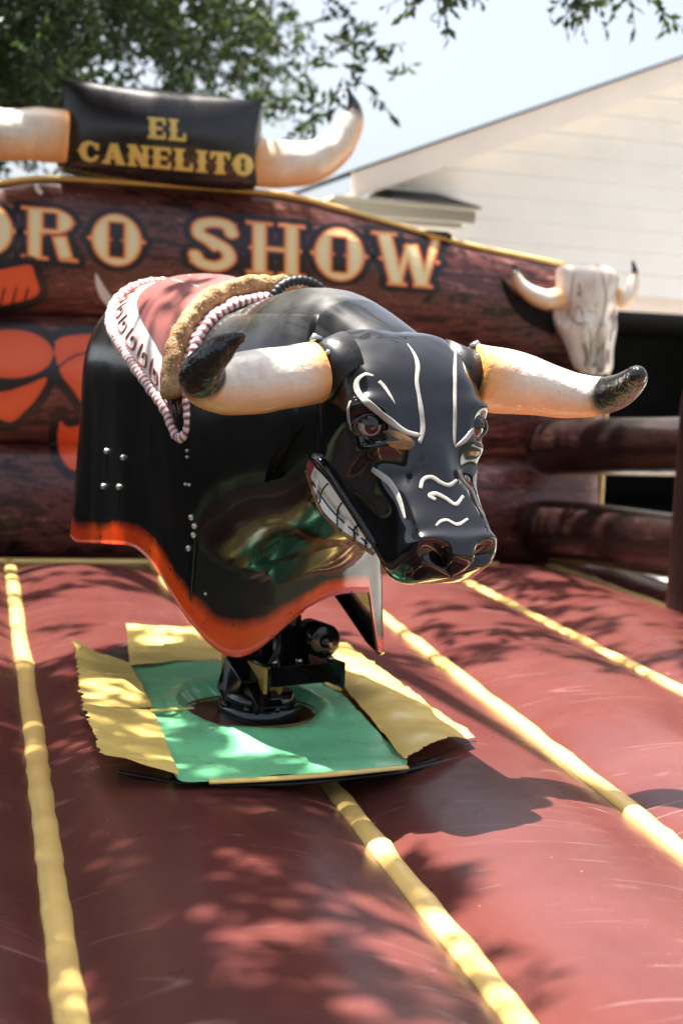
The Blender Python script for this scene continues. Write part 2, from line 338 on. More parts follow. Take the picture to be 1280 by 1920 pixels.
# ------------------------------------------------------------------ inflated back wall: three logs
TOPPX = [(-520, 470), (-420, 430), (-300, 395), (-150, 352), (0, 333), (95, 324), (300, 336), (485, 350), (560, 360), (640, 380), (760, 415), (890, 452), (985, 472), (1080, 492), (1165, 516)]
_t = [wall_px(u, v, .06) for u, v in TOPPX]; _tx = [p.dot(EXV) for p in _t]; _tz = [p.z for p in _t]
ztop = sinterp(_tx, _tz); XL, XR = _tx[0], wall_px(1146, 760, 0).dot(EXV)
wall = empty('inflatable_wall', ring((XL + XR) / 2, WY + .2, 0), 'dark brown inflated wall printed as logs with the TORO SHOW title', 'inflatable wall')
_cm = wall_px(400, 842).z
def tube_bounds(X):
    zt = float(ztop(X)); z1 = _cm; z2 = z1 + (zt - z1) * .49
    return [(-.02, z1), (z1, z2), (z2, zt)]
WALLV = []; WALLF = []
for k in range(3):
    V = []; nx, nz = 130, 40
    for i in range(nx):
        X = XL + (XR - XL) * i / (nx - 1); z0, z1 = tube_bounds(X)[k]; e = min(1, max(0, (XR - X) / .16), max(0, (X - XL) / .16)); e = math.sqrt(max(0, 1 - (1 - e) ** 2)) * .96 + .04
        for j in range(nz):
            th = 2 * math.pi * j / nz; c, s_ = math.cos(th), math.sin(th); zc, hz = (z0 + z1) / 2, (z1 - z0) / 2 + .006
            dep = .20 * e * math.copysign(abs(c) ** .75, c); back = .07 if (k == 2 and c < 0 and s_ > 0) else 0
            wob = .012 * noise.noise(Vector((X * 1.7, z0 * 3 + s_, k * 5)))
            V.append(ring(X, WY + .14 - dep * (1 if c > 0 else 1.15) + wob, zc + hz * s_ + back * s_ * (-c) * (1 if X > -.2 else .2)))
    F = quads(nx, nz, cv=True)
    mi = [0 if math.cos(2 * math.pi * ((f[0] % nz) + .5) / nz) > -.12 else 1 for f in F]
    mk('log_tube', V, F, [MAT['wood_x'], MAT['back_vinyl']], wall, mi=mi)
    off = len(WALLV); WALLV += V; WALLF += [tuple(i + off for i in f) for f in F]
WB = bvh_of(WALLV, WALLF)
m = MB(); P = [ring(X, WY + .03, float(ztop(X)) - .012) for X in np.linspace(XL, XR - .02, 120)] + [ring(XR + .015, WY + .10, z) for z in np.linspace(float(ztop(XR)) - .05, .02, 50)]
P = [Vector(p) for p in cr(P[::3], 240)]
m.tube(P, .0125, 8); m.build('edge_piping', MAT['seam'], wall)

# --- lettering: signed distance glyphs -> filled contour meshes laid on a surface
def D(x, y, r=.06): return ('b', x, y, r, r, math.pi / 4)
def stem(x, hw=.115, sp=True):
    L = [('b', x, .5, hw, .48, 0), ('b', x, .95, hw + .085, .048, 0), ('b', x, .05, hw + .085, .048, 0)]
    return L + ([D(x - hw, .5, .045), D(x + hw, .5, .045)] if sp else [])
def dg(x0, y0, x1, y1, hw): return ('b', (x0 + x1) / 2, (y0 + y1) / 2, hw, math.hypot(x1 - x0, y1 - y0) / 2, math.atan2(x0 - x1, y1 - y0))
_S = [(c[0], c[1]) for c in cr([(.60, .72), (.54, .86), (.36, .90), (.17, .83), (.16, .66), (.34, .55), (.52, .42), (.56, .24), (.40, .10), (.18, .14), (.10, .28)], 40)]
GL = {
    'T': (.74, stem(.37) + [('b', .37, .93, .35, .07, 0), ('b', .06, .82, .045, .13, 0), ('b', .68, .82, .045, .13, 0)], [], []),
    'O': (.74, [('e', .37, .5, .36, .5)], [('b', .37, .5, .085, .30, 0)], [D(.285, .5, .035), D(.455, .5, .035), D(.01, .5, .05), D(.73, .5, .05)]),
    'R': (.82, [('e', .40, .745, .32, .255), ('b', .3, .745, .14, .25, 0)], [('b', .38, .745, .075, .13, 0)], stem(.17) + [dg(.5, .5, .6, .05, .12), ('b', .64, .05, .14, .048, 0), D(.70, .74, .04)]),
    'S': (.70, [dg(*_S[i], *_S[i + 1], .115) for i in range(39)] + [('e', x, y, .115, .115) for x, y in _S], [], [('b', .63, .78, .05, .14, 0), ('b', .06, .25, .05, .14, 0), D(.36, .5, .12)]),
    'H': (.80, stem(.18) + stem(.62) + [('b', .4, .5, .2, .06, 0)], [], []),
    'W': (1.0, [dg(.14, .97, .32, .03, .12), dg(.32, .03, .49, .8, .07), dg(.67, .03, .50, .8, .12), dg(.67, .03, .86, .97, .075), ('b', .14, .95, .19, .048, 0), ('b', .86, .95, .13, .048, 0), ('b', .32, .05, .15, .048, 0), ('b', .67, .05, .15, .048, 0), D(.10, .5, .045), D(.87, .5, .045)], [], []),
    'E': (.72, stem(.17) + [('b', .36, .93, .30, .07, 0), ('b', .36, .5, .2, .06, 0), ('b', .36, .07, .30, .07, 0), ('b', .63, .83, .045, .15, 0), ('b', .63, .17, .045, .15, 0)], [], []),
    'L': (.70, stem(.17) + [('b', .36, .07, .30, .07, 0), ('b', .62, .19, .045, .17, 0)], [], []),
    'C': (.76, [('e', .38, .5, .37, .5)], [('e', .44, .5, .17, .34), ('b', .64, .5, .2, .17, 0)], [('b', .68, .76, .045, .16, 0), D(.01, .5, .05)]),
    'A': (.84, [dg(.14, .03, .38, .97, .075), dg(.66, .03, .42, .97, .13), ('b', .38, .32, .16, .05, 0), ('b', .14, .05, .14, .048, 0), ('b', .67, .05, .16, .048, 0)], [], []),
    'N': (.80, stem(.15, .085) + stem(.64, .085) + [dg(.14, .97, .64, .03, .13)], [], []),
    'I': (.40, stem(.2), [], []),
}
def prim(p, X, Y):
    if p[0] == 'b':
        _, cx, cy, hx, hy, a = p; x, y = X - cx, Y - cy; c, s = math.cos(a), math.sin(a); x, y = x * c + y * s, -x * s + y * c
        qx, qy = np.abs(x) - hx, np.abs(y) - hy
        return np.hypot(np.maximum(qx, 0), np.maximum(qy, 0)) + np.minimum(np.maximum(qx, qy), 0)
    _, cx, cy, rx, ry = p[:5]; k0 = np.hypot((X - cx) / rx, (Y - cy) / ry); k1 = np.hypot((X - cx) / rx ** 2, (Y - cy) / ry ** 2)
    return k0 * (k0 - 1) / np.maximum(k1, 1e-6)
def glyph(ch, X, Y):
    w, pos, neg, add = GL[ch]; d = np.full(X.shape, 9.)
    for p in pos: d = np.minimum(d, prim(p, X, Y))
    for p in neg: d = np.maximum(d, -prim(p, X, Y))
    for p in add: d = np.minimum(d, prim(p, X, Y))
    return d
def contour(X, Y, Dd, lev):                       # marching squares, returns verts (x, y), sdf, faces of {Dd < lev}
    V = []; A = []; F = []; memo = {}
    ny, nx = Dd.shape
    def vid(key, x, y, d):
        if key not in memo: memo[key] = len(V); V.append((x, y)); A.append(d)
        return memo[key]
    ins = Dd < lev
    any4 = ins[:-1, :-1] | ins[1:, :-1] | ins[:-1, 1:] | ins[1:, 1:]
    for j, i in zip(*np.where(any4)):
        c = [(j, i), (j, i + 1), (j + 1, i + 1), (j + 1, i)]; poly = []
        for k in range(4):
            p, q = c[k], c[(k + 1) % 4]; dp, dq = Dd[p], Dd[q]
            if dp < lev: poly.append(vid(p, X[p], Y[p], dp))
            if (dp < lev) != (dq < lev):
                t = (lev - dp) / (dq - dp); key = (p, q) if p < q else (q, p)
                poly.append(vid(key, X[p] + t * (X[q] - X[p]), Y[p] + t * (Y[q] - Y[p]), lev))
        if len(poly) >= 3: F.append(poly[::-1])
    return V, A, F
def word(name, text, place, lev, mat, parent, gap=.10, res=.024, scale_sdf=1.0, bvh=None, lift=.004):
    x = 0; VV = []; AA = []; FF = []
    for ch in text:
        if ch == ' ': x += .42; continue
        w = GL[ch][0]; pad = lev + .05; gx = np.arange(-pad, w + pad, res); gy = np.arange(-pad, 1 + pad, res); X, Y = np.meshgrid(gx, gy)
        V, A, F = contour(X, Y, glyph(ch, X, Y), lev); k = len(VV)
        VV += [place(x + a, b) for a, b in V]; AA += [a * scale_sdf for a in A]; FF += [[i + k for i in f] for f in F]; x += w + gap
    return mk(name, VV, FF, mat, parent, attrs={'sdf': AA})
def on_wall(u, v, lift=.004):
    h = cast(u, v, WB)
    if h is None: return wall_px(u, v)
    n = h[1] if h[1].dot(ray(u, v)) < 0 else -h[1]
    return h[0] + n * lift
# "TORO" right-aligned so that its last O ends at u=278; "SHOW" from u=345
def place_word(u0, v0, sx, hgt, slope):
    return lambda x, y: on_wall(u0 + x * sx, v0 + slope * x * sx - y * hgt)
word('lettering', 'TORO', place_word(-188, 466, 137, 101, .085), .085, MAT['title'], wall, gap=.10)
word('lettering', 'SHOW', place_word(352, 505, 137, 102, .083), .085, MAT['title'], wall, gap=.10)
# printed cartoon shapes, partly behind the bull
def art_sdf(X, Y):
    def poly(pts):
        P = np.array(pts, float); d = np.full(X.shape, 1e9); s = np.ones(X.shape)
        for i in range(len(P)):
            a, b = P[i], P[i - 1]; ex, ey = b[0] - a[0], b[1] - a[1]; wx, wy = X - a[0], Y - a[1]
            t = np.clip((wx * ex + wy * ey) / (ex * ex + ey * ey), 0, 1); d = np.minimum(d, np.hypot(wx - ex * t, wy - ey * t))
            c1, c2, c3 = Y >= a[1], Y < b[1], ex * wy > ey * wx
            s = np.where((c1 & c2 & c3) | (~c1 & ~c2 & ~c3), -s, s)
        return d * s
    fist = poly(cr([(-60, 520), (-10, 508), (30, 500), (58, 497), (66, 515), (74, 545), (56, 560), (20, 568), (-40, 580), (-70, 560)], 60))
    for fx in (4, 26, 48): fist = np.maximum(fist, -(np.abs((X - fx) + (Y - 560) * .25) + np.maximum(0, 540 - Y) * .5 - 2.2))
    c1 = prim(('e', 22, 664, 78, 45), X, Y); v = poly(cr([(-60, 724), (0, 735), (50, 722), (88, 708), (70, 745), (45, 772), (22, 790), (-5, 783), (-40, 770)], 60))
    r = poly(cr([(103, 640), (130, 630), (190, 634), (190, 700), (165, 760), (135, 728), (114, 700), (104, 668)], 50))
    r = np.maximum(r, -(np.abs(np.hypot(X - 170, Y - 740) - 78) - 2.0))
    l = poly(cr([(113, 785), (128, 800), (170, 800), (180, 880), (134, 880), (112, 850), (108, 815)], 50))
    return np.minimum.reduce([fist, c1, v, r, l])
gx, gy = np.meshgrid(np.arange(-100, 260, 4.), np.arange(470, 905, 4.)); Da = art_sdf(gx, gy)
V, A, F = contour(gx, gy, Da, 17); mk('cartoon_print', [on_wall(u, v, .004) for u, v in V], F, MAT['cartoon'], wall, attrs={'sdf': np.array(A) / 40})
def white_print(path, ws):
    P = cr(path, 24); w = np.interp(np.linspace(0, 1, 24), np.linspace(0, 1, len(ws)), ws); V = []
    for i in range(24):
        t = P[min(i + 1, 23)] - P[max(i - 1, 0)]; t /= np.hypot(*t); n = np.array([-t[1], t[0]])
        for s in (-1, 1): V.append(on_wall(*(P[i] + n * w[i] * s), .006))
    mk('horn_print', V, quads(24, 2), MAT['white_print'], wall)
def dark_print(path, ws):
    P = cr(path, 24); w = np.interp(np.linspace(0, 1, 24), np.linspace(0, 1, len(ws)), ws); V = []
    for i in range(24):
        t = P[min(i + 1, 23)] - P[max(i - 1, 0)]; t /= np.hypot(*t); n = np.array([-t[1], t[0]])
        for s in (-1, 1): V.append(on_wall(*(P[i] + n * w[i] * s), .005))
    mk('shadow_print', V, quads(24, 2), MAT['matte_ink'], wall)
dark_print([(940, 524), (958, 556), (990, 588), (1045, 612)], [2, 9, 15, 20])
white_print([(180, 512), (185, 530), (196, 552), (212, 572)], [1, 6, 9, 9])
white_print([(68, 347), (72, 357), (79, 365)], [3, 5, 3])

# ------------------------------------------------------------------ sign box and its two horns, standing on the wall top
SBY = WY - .02
sc_ = at_plane(301, 259, ring(0, SBY), EYV); ppm = FPX / (sc_ - EYE).length
sign = empty('sign_box', (sc_.x, sc_.y, sc_.z - .21), 'black inflated pillow sign reading EL CANELITO above the log wall', 'inflatable sign')
sw, sh, sdp = 350 / ppm / 2, 146 / ppm / 2, .16
ya = R(-16); SX = (EXV * math.cos(ya) + EYV * math.sin(ya) * -1).normalized()
SX = (EXV * math.cos(R(6)) - EYV * math.sin(R(6))); SX = (SX - Vector((0, 0, .040))).normalized(); SZ = Vector((0, 0, 1)); SZ = (SZ - SX * SZ.dot(SX)).normalized(); SYv = SX.cross(SZ)   # SYv points towards the camera when negated below
SN = SYv if SYv.dot(EYV) < 0 else -SYv
def sign_pt(a, b, c):                              # a,b,c in [-1,1]: right, up, out
    k = 1 + .0 * a
    x = a * (1 - .045 * (1 - b * b)); z = b * (1 - .055 * (1 - a * a)); y = c
    return sc_ + SX * (x * sw) + SZ * (z * sh) + SN * (y * sdp)
m = MB(); n = 26
g = np.linspace(-1, 1, n)
for ax, sg in ((0, 1), (0, -1), (1, 1), (1, -1), (2, 1), (2, -1)):
    V = []
    for p in g:
        for q in g:
            b = .30 * (1 - p * p) ** .7 * (1 - q * q) ** .7
            if ax == 2: V.append(sign_pt(p, q, sg * (1 + 1.6 * b)))
            elif ax == 0: V.append(sign_pt(sg * (1 + .25 * b), p, q))
            else: V.append(sign_pt(p, sg * (1 + .55 * b), q))
    m.add(V, quads(n, n))
sb = m.build('box', MAT['sign'], sign); SB = bvh_of(m.V, m.F)
def on_sign(u, v, lift=.004):
    h = cast(u, v, SB)
    if h is None: return at_plane(u, v, sc_ + SN * sdp, SN)
    nn = h[1] if h[1].dot(ray(u, v)) < 0 else -h[1]; return h[0] + nn * lift
word('lettering', 'EL', lambda x, y: on_sign(279 + x * 46, 259 + .085 * x * 46 - y * 39), .015, MAT['gold_print'], sign, gap=.12, res=.03)
word('lettering', 'CANELITO', lambda x, y: on_sign(149 + x * 50.5, 301 + .092 * x * 50.5 - y * (38 + .4 * x)), .015, MAT['gold_print'], sign, gap=.105, res=.03)

def horn(path, rads, parent, tipfrac, name='horn', nseg=26, n=90, mat='horn', squash=1.0, up=None):
    P = cr([tuple(p) for p in path], n); r = np.interp(np.linspace(0, 1, n), np.linspace(0, 1, len(rads)), rads)
    r = np.convolve(np.pad(r, 4, mode='edge'), np.ones(9) / 9, 'valid'); r[0] *= .93
    tt = P[-1] - P[-3]; tt = tt / np.linalg.norm(tt); rl = max(r[-4], 1e-4); r[-3:] = rl * np.array([.97, .93, .88])
    P = np.vstack([P] + [P[-1] + tt * rl * .9 * math.sin(a) for a in (.35, .7, 1.0, 1.25, 1.45)]); r = np.r_[r, [rl * .88 * math.cos(a) for a in (.35, .7, 1.0, 1.25, 1.45)]]; n0 = n; n = len(P)
    def seg(a, b, nm, mt, par):
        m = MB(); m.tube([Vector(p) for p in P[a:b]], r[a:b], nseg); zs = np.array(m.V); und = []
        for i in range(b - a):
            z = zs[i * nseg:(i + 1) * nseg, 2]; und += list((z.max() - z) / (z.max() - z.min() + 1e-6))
        for q in range(len(m.V)):                   # sewn vinyl: small puckers
            p = Vector(m.V[q]); c = Vector(P[a + q // nseg]); m.V[q] = tuple(p + (p - c) * .045 * noise.noise(p * 13))
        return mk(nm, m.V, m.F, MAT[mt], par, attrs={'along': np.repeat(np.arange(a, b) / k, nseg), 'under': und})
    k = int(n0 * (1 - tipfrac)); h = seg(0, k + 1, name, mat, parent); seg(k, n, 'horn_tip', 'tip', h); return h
def pw(u, v, o=.10): return at_plane(u, v, ring(0, SBY - o), EYV)
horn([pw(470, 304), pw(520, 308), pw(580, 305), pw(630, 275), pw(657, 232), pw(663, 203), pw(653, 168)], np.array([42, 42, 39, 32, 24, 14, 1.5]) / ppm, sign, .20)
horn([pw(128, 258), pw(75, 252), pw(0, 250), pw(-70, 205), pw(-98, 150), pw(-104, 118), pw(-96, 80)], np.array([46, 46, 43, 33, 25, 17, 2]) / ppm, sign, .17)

# ------------------------------------------------------------------ printed skull hung on the wall's right end
kc = wall_px(1100, 600, .12); kp = FPX / (kc - EYE).length
skull = empty('bull_skull', kc, 'cream bull skull with small curved horns hung on the right end of the wall', 'skull')
rows = [(496, 1098, 30, .3), (503, 1098, 52, .7), (515, 1101, 60, .9), (540, 1101, 60, 1), (565, 1100, 62, 1), (590, 1098, 63, 1), (610, 1098, 60, 1), (635, 1102, 50, .95), (660, 1106, 43, .85), (685, 1110, 38, .75), (696, 1112, 30, .6), (702, 1112, 12, .3)]
V = []; nn = 40; RR = cr([r[:] for r in rows], 48)
for v, u, hw, dp in RR:
    c = wall_px(u, v, .08)
    for j in range(nn):
        th = 2 * math.pi * j / nn; x = math.sin(th); y = math.cos(th)
        o = .085 * dp * (math.copysign(abs(y) ** .8, y))
        sock = math.exp(-(((v - 590) / 16) ** 2 + ((abs(x) - .78) / .22) ** 2)) * (y > 0); ridge = math.exp(-((abs(x) - .30) / .10) ** 2) * (v > 600) * (y > 0); nas = math.exp(-((abs(x) - .12) / .12) ** 2) * (y > 0) * max(0, min(1, (v - 620) / 40))
        V.append(c + EXV * (hw / kp * math.copysign(abs(x) ** .9, x)) - EYV * (o - .075 * sock + .016 * ridge - .05 * nas))
mk('cranium', V, quads(48, nn, cv=True) + [tuple(range(nn)), tuple(range(47 * nn, 48 * nn))[::-1]], MAT['bone'], skull)
KB = bvh_of(V, quads(48, nn, cv=True))
for px, w in [([(1076, 506), (1070, 550), (1066, 592)], .004), ([(1066, 592), (1084, 607), (1102, 604)], .005), ([(1100, 604), (1108, 640), (1104, 684)], .004), ([(1128, 508), (1135, 555), (1128, 602), (1113, 640)], .004), ([(1094, 645), (1100, 665), (1097, 688)], .011), ([(1139, 655), (1138, 682)], .009), ([(1085, 545), (1084, 556)], .008), ([(1150, 560), (1151, 600), (1143, 640)], .004)]:
    P = [cast(u, v, KB) for u, v in cr(px, 16)]; P = [h[0] - (h[0] - EYE).normalized() * .0015 for h in P if h]
    if len(P) > 3: MB().tube(P, [w * .7 * (.6 + .4 * math.sin(math.pi * i / len(P))) for i in range(len(P))], 8).build('print_line', MAT['skull_ink'], skull)
def pk(u, v, o=.10): return wall_px(u, v, o)
horn([pk(1050, 557), pk(1025, 562), pk(1000, 553), pk(978, 537), pk(966, 515), pk(964, 497)], np.array([19, 18, 16, 12, 8, 2]) / kp, skull, .14, nseg=16, n=50)
horn([pk(1148, 552), pk(1166, 560), pk(1180, 548), pk(1187, 528), pk(1189, 510), pk(1186, 492)], np.array([17, 17, 14, 10, 7, 2]) / kp, skull, .2, nseg=16, n=50)

# ------------------------------------------------------------------ log fence on the right
pb = at_z(1285, 1142, .03); fence = empty('log_fence', pb, 'dark red inflated log fence with two rails joining the wall to a post', 'fence')
pm = FPX / (pb - EYE).length
m = MB(); zt_ = at_y(1300, 712, pb.y).z; P = [Vector((pb.x + .0006 * i, pb.y, -.03 + (zt_ + .03) * i / 19)) for i in range(20)]
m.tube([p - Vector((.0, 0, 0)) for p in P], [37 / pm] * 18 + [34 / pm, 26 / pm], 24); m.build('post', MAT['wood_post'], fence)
m = MB(); m.tube([P[-1] + Vector((0, 0, -.005)), P[-1] + Vector((0, 0, .012)), P[-1] + Vector((0, 0, .02))], [29 / pm, 24 / pm, 4 / pm], 20); m.build('cap', MAT['seam'], fence)
def rail(a, b, ra, rb):
    m = MB(); n = 40; A_, B_ = Vector(a), Vector(b); rr = []
    P = []
    for i in range(n):
        t = i / (n - 1); e = min(1, t / .07) ** .5; P.append(A_.lerp(B_, t) + Vector((0, 0, .006 * math.sin(7 * t)))); rr.append((ra + (rb - ra) * t) * (.80 + .20 * math.sqrt(max(0, 1 - (1 - e) ** 2))))
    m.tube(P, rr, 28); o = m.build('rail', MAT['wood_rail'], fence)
    m2 = MB(); m2.tube([p + Vector((0, .0, -r * 1.0)) for p, r in zip(P[2:], rr[2:])], .006, 6); m2.build('rail_piping', MAT['seam'], o)
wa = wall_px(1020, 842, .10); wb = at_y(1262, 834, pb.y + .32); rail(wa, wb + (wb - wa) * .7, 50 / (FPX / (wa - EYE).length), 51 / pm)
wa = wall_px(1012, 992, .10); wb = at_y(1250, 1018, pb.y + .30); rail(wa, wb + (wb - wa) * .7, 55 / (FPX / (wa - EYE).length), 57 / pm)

# ------------------------------------------------------------------ the bull
TH = R(31); BF = Vector((math.sin(TH), -math.cos(TH), 0)); BW = Vector((math.cos(TH), math.sin(TH), 0)); BC = Vector((-.347, 3.88, 0))
PIV = at_z(485, 1330, .065)
def B(x, y, z): return BC + BF * x + BW * y + Vector((0, 0, z))
bull = empty('mechanical_bull', PIV, 'glossy black mechanical bull with white face lines and cream horns on a steel pedestal', 'mechanical bull')
HALF = cr([(-.475, 0), (-.47, -.12), (-.44, -.205), (-.38, -.248), (-.24, -.262), (0, -.263), (.2, -.255), (.36, -.246), (.405, -.232), (.432, -.19), (.475, -.10), (.49, 0)], 150)
# neck and brisket
NST = [(.10, 1.10, .60, .21), (.22, 1.115, .50, .235), (.34, 1.122, .47, .244), (.43, 1.135, .465, .243), (.52, 1.145, .50, .232), (.61, 1.14, .54, .212), (.70, 1.118, .565, .19), (.79, 1.085, .63, .172), (.88, 1.045, .69, .155), (.95, 1.0, .74, .13)]
Q = cr(NST, 60); V = []; DU = []
for x, zt, zb, hw in Q:
    zc, hh = (zt + zb) / 2, (zt - zb) / 2
    for j in range(48):
        th = 2 * math.pi * j / 48; c, s = math.cos(th), math.sin(th)
        V.append(B(x, hw * math.copysign(abs(c) ** (.62 if s < 0 else .85), c) * (1 - .10 * max(0, s)) , zc + hh * math.copysign(abs(s) ** (.75 if s < 0 else .9), s))); DU.append(max(0, s - .55) * 1.6 if x < .72 else 0)
mk('neck', V, quads(60, 48, cv=True) + [tuple(range(48))[::-1], tuple(range(59 * 48, 60 * 48))], MAT['shell'], bull, attrs={'edge': [.5] * len(V), 'dust': DU})
NBV = bvh_of(V, quads(60, 48, cv=True))

def blend(px_, py_, pz):                        # swell the shell on to the neck and brisket
    q = Vector((px_ - .14, py_, 0)); rb = q.length
    if px_ > .05 and pz < 1.08 and rb > .02:
        dq = q / rb; dw = BF * dq.x + BW * dq.y; h = NBV.ray_cast(B(.14, 0, pz) + dw * 2.0, -dw)
        if h[0] is not None:
            rn = 2.0 - h[3] + .003; kk = .10; hh = max(kk - abs(rn - rb), 0) / kk; r2 = min(max(rn, rb) + hh * hh * kk * .25, rb + .30)
            f = min(1, (px_ - .05) / .12); r2 = rb + (r2 - rb) * f; px_, py_ = .14 + dq.x * r2, dq.y * r2
    return px_, py_
RIM = np.array([(100, 1010), (122, 1012), (150, 1018), (200, 1019), (245, 1022), (268, 1036), (290, 1062), (310, 1096), (330, 1130), (350, 1160), (375, 1190), (400, 1215), (430, 1234), (455, 1234), (480, 1222), (505, 1202), (530, 1180), (565, 1148), (600, 1126), (630, 1115), (660, 1111), (720, 1111)])
_al = np.r_[0, np.cumsum(np.hypot(*np.diff(HALF, axis=0).T))]; _al /= _al[-1]
def _zb(k, sg=1):
    ox, oy = HALF[k]; oy *= sg; lo, hi = .12, .7; sx = min(.32, max(-.30, ox))
    for _ in range(24):
        z = (lo + hi) / 2; fl = 1 + .10 * ((.86 - z) / .45) ** 1.2
        bx, by = blend(sx + (ox - sx) * fl, oy * fl, z); u, v = proj(B(bx, by, z))
        if v > np.interp(u, RIM[:, 0], RIM[:, 1]): lo = z
        else: hi = z
    return z
_sm = lambda a: np.convolve(np.pad(a, 3, mode='edge'), np.ones(7) / 7, 'valid')
_ks = [k for k in range(150) if .26 < _al[k]]; _kf = [k for k in range(150) if HALF[k][0] > .40]
_zz = _sm(np.array([_zb(k) for k in _ks] + [_zb(k, -1.12) for k in _kf[::-1]])); _za = _zz[:len(_ks)]; _zf = _zz[len(_ks):][::-1]
_ZN = lambda a: np.interp(a, np.r_[0, .1, .2, _al[_ks]], np.r_[_za[0] + .07, _za[0] + .04, _za[0] + .01, _za])
ZSP = sinterp([-.5, -.42, -.3, -.1, .1, .3, .45], [1.10, 1.135, 1.172, 1.175, 1.15, 1.115, 1.08])
def body_profile(ox, oy, zb, n=60):
    """points from the lower edge up the flank and over to the spine"""
    sx = min(.32, max(-.30, ox)); zs = float(ZSP(sx)); zsh = .86
    P = []
    nlow = n // 2
    for i in range(nlow):
        z = zb + (zsh - zb) * i / nlow; fl = 1 + .10 * ((zsh - z) / .45) ** 1.2
        P.append((sx + (ox - sx) * fl if abs(ox - sx) > 1e-6 else ox, oy * fl, z))
    for i in range(n - nlow):
        a = (math.pi / 2) * i / (n - nlow - 1); c = math.cos(a) ** .85; s = math.sin(a) ** .80
        P.append((sx + (ox - sx) * c, oy * c, zsh + (zs - zsh) * s))
    return P
V = []; E_ = []; DU = []; ring_n = 60
def ZB(a):
    if a >= 0: return float(_ZN(a))
    k = int(np.argmin(np.abs(_al + a))); x, y = HALF[k]
    far_flap = np.interp(x, [-.45, -.2, .05, .2, .3, .37, .45], [.43, .42, .36, .28, .225, .205, .24])
    t = min(1, max(0, (x - .422) / .012)); return float(far_flap * (1 - t) + np.interp(-a, _al[_kf], _zf) * t)
outl = [(x, y, a) for (x, y), a in zip(HALF, _al)] + [(x, -y * 1.12, -a) for (x, y), a in list(zip(HALF, _al))[-2:0:-1]]
for x, y, a in outl:
    zb = float(ZB(a))
    last = None; arc = 0.0
    for (px_, py_, pz) in body_profile(x, y, zb, ring_n):
        px_, py_ = blend(px_, py_, pz)
        pt = B(px_, py_, pz); arc += (pt - last).length if last is not None else 0.0; last = pt
        V.append(pt); E_.append(arc * (1 - .28 * min(1, max(0, (px_ - .2) / .2))) * (1 + .9 * min(1, max(0, (py_ + .12) / .14)) * (px_ > .3))); DU.append(max(0, min(1, (pz - .98) / .14)) * (.9 if px_ > .1 else .35))
F = quads(len(outl), ring_n, cu=True)
# inner skin so the shell has thickness
nb = len(V); inner = []
for i, (x, y, a) in enumerate(outl):
    zb = float(ZB(a))
    for k in range(0, 26, 5):
        p = Vector(V[i * ring_n + k]); c = B(min(.3, max(-.3, x)), 0, p.z); V.append(p + (c - p).normalized() * (.008 if k else .005) + Vector((0, 0, .0))); E_.append(.3); DU.append(0)
F += [tuple(reversed(f)) for f in quads(len(outl), 6, cu=True, off=nb)]
for i in range(len(outl)):
    j = (i + 1) % len(outl); F.append((i * ring_n, nb + i * 6, nb + j * 6, j * ring_n))
body = mk('body_shell', V, F, MAT['shell'], bull, attrs={'edge': E_, 'dust': DU}); BODY_V, BODY_F = list(V), list(F)
# head: a loft along an axis that points forward and down, with sculpted features
HP = B(.895, -.02, .975); AP = R(58); HY = R(-2); HF_ = BF * math.cos(HY) + BW * math.sin(HY); HW = BW * math.cos(HY) - BF * math.sin(HY); HA = HF_ * math.cos(AP) - Vector((0, 0, math.sin(AP))); HN = HF_ * math.sin(AP) + Vector((0, 0, math.cos(AP)))
tW = sinterp([-.10, -.075, -.03, .04, .12, .20, .25, .30, .37, .45, .52, .57, .60, .625, .64], [.0, .115, .152, .168, .174, .170, .158, .136, .112, .102, .104, .108, .10, .075, .0])
tN = sinterp([-.10, -.07, -.03, .04, .12, .20, .25, .30, .37, .45, .52, .57, .60, .625, .64], [.0, .034, .060, .082, .090, .086, .076, .066, .058, .056, .060, .066, .060, .045, .0])
tJ = sinterp([-.10, -.07, -.03, .04, .12, .20, .27, .33, .40, .46, .52, .57, .60, .625, .64], [.0, .05, .10, .16, .21, .235, .225, .195, .160, .135, .118, .105, .09, .06, .0])
tWJ = sinterp([-.10, -.06, .04, .12, .20, .27, .33, .40, .46, .52, .57, .60, .625, .64], [.0, .10, .14, .158, .168, .164, .156, .144, .132, .122, .113, .102, .078, .0])
TK = .80
TS = np.unique(np.concatenate([np.linspace(-.10, -.06, 14), np.linspace(-.06, .56, 130), np.linspace(.56, .64, 40)])); NT_, NP = len(TS), 160
PH = np.linspace(-math.pi, math.pi, NP, endpoint=False)
FEAT = []                                             # (t, phi, st, sp, amp) gaussians, mirrored
def head_surface(feats):
    T, P = np.meshgrid(TS, PH, indexing='ij'); c, s = np.cos(P), np.sin(P)
    low = np.clip(-c * 1.6, 0, 1); low = low * low * (3 - 2 * low)
    w = (tW(T) * (1 - low) + tWJ(T) * low) * np.sign(s) * np.abs(s) ** np.where(c < 0, .55, .80); nn = np.where(c > 0, tN(T), tJ(T)) * np.sign(c) * np.abs(c) ** np.where(c > 0, .62, .60)
    disp = np.zeros_like(T)
    for (t0, p0, st, sp, amp) in feats:
        for sg in (-1, 1): disp += amp * np.exp(-((T - t0) / st) ** 2 - ((P - sg * p0) / sp) ** 2)
    rad = np.hypot(w, nn) + 1e-6
    w = w + disp * w / rad; nn = nn + disp * nn / rad
    V = np.array(HP)[None, None] + TK * T[..., None] * np.array(HA) + w[..., None] * np.array(HW) + nn[..., None] * np.array(HN)
    return V.reshape(-1, 3)
HF = quads(NT_, NP, cv=True)
def head_tp(u, v, bv):
    h = cast(u, v, bv)
    if h is None: return None
    f = HF[h[2]]; i, j = divmod(f[0], NP); return TS[i], PH[j]
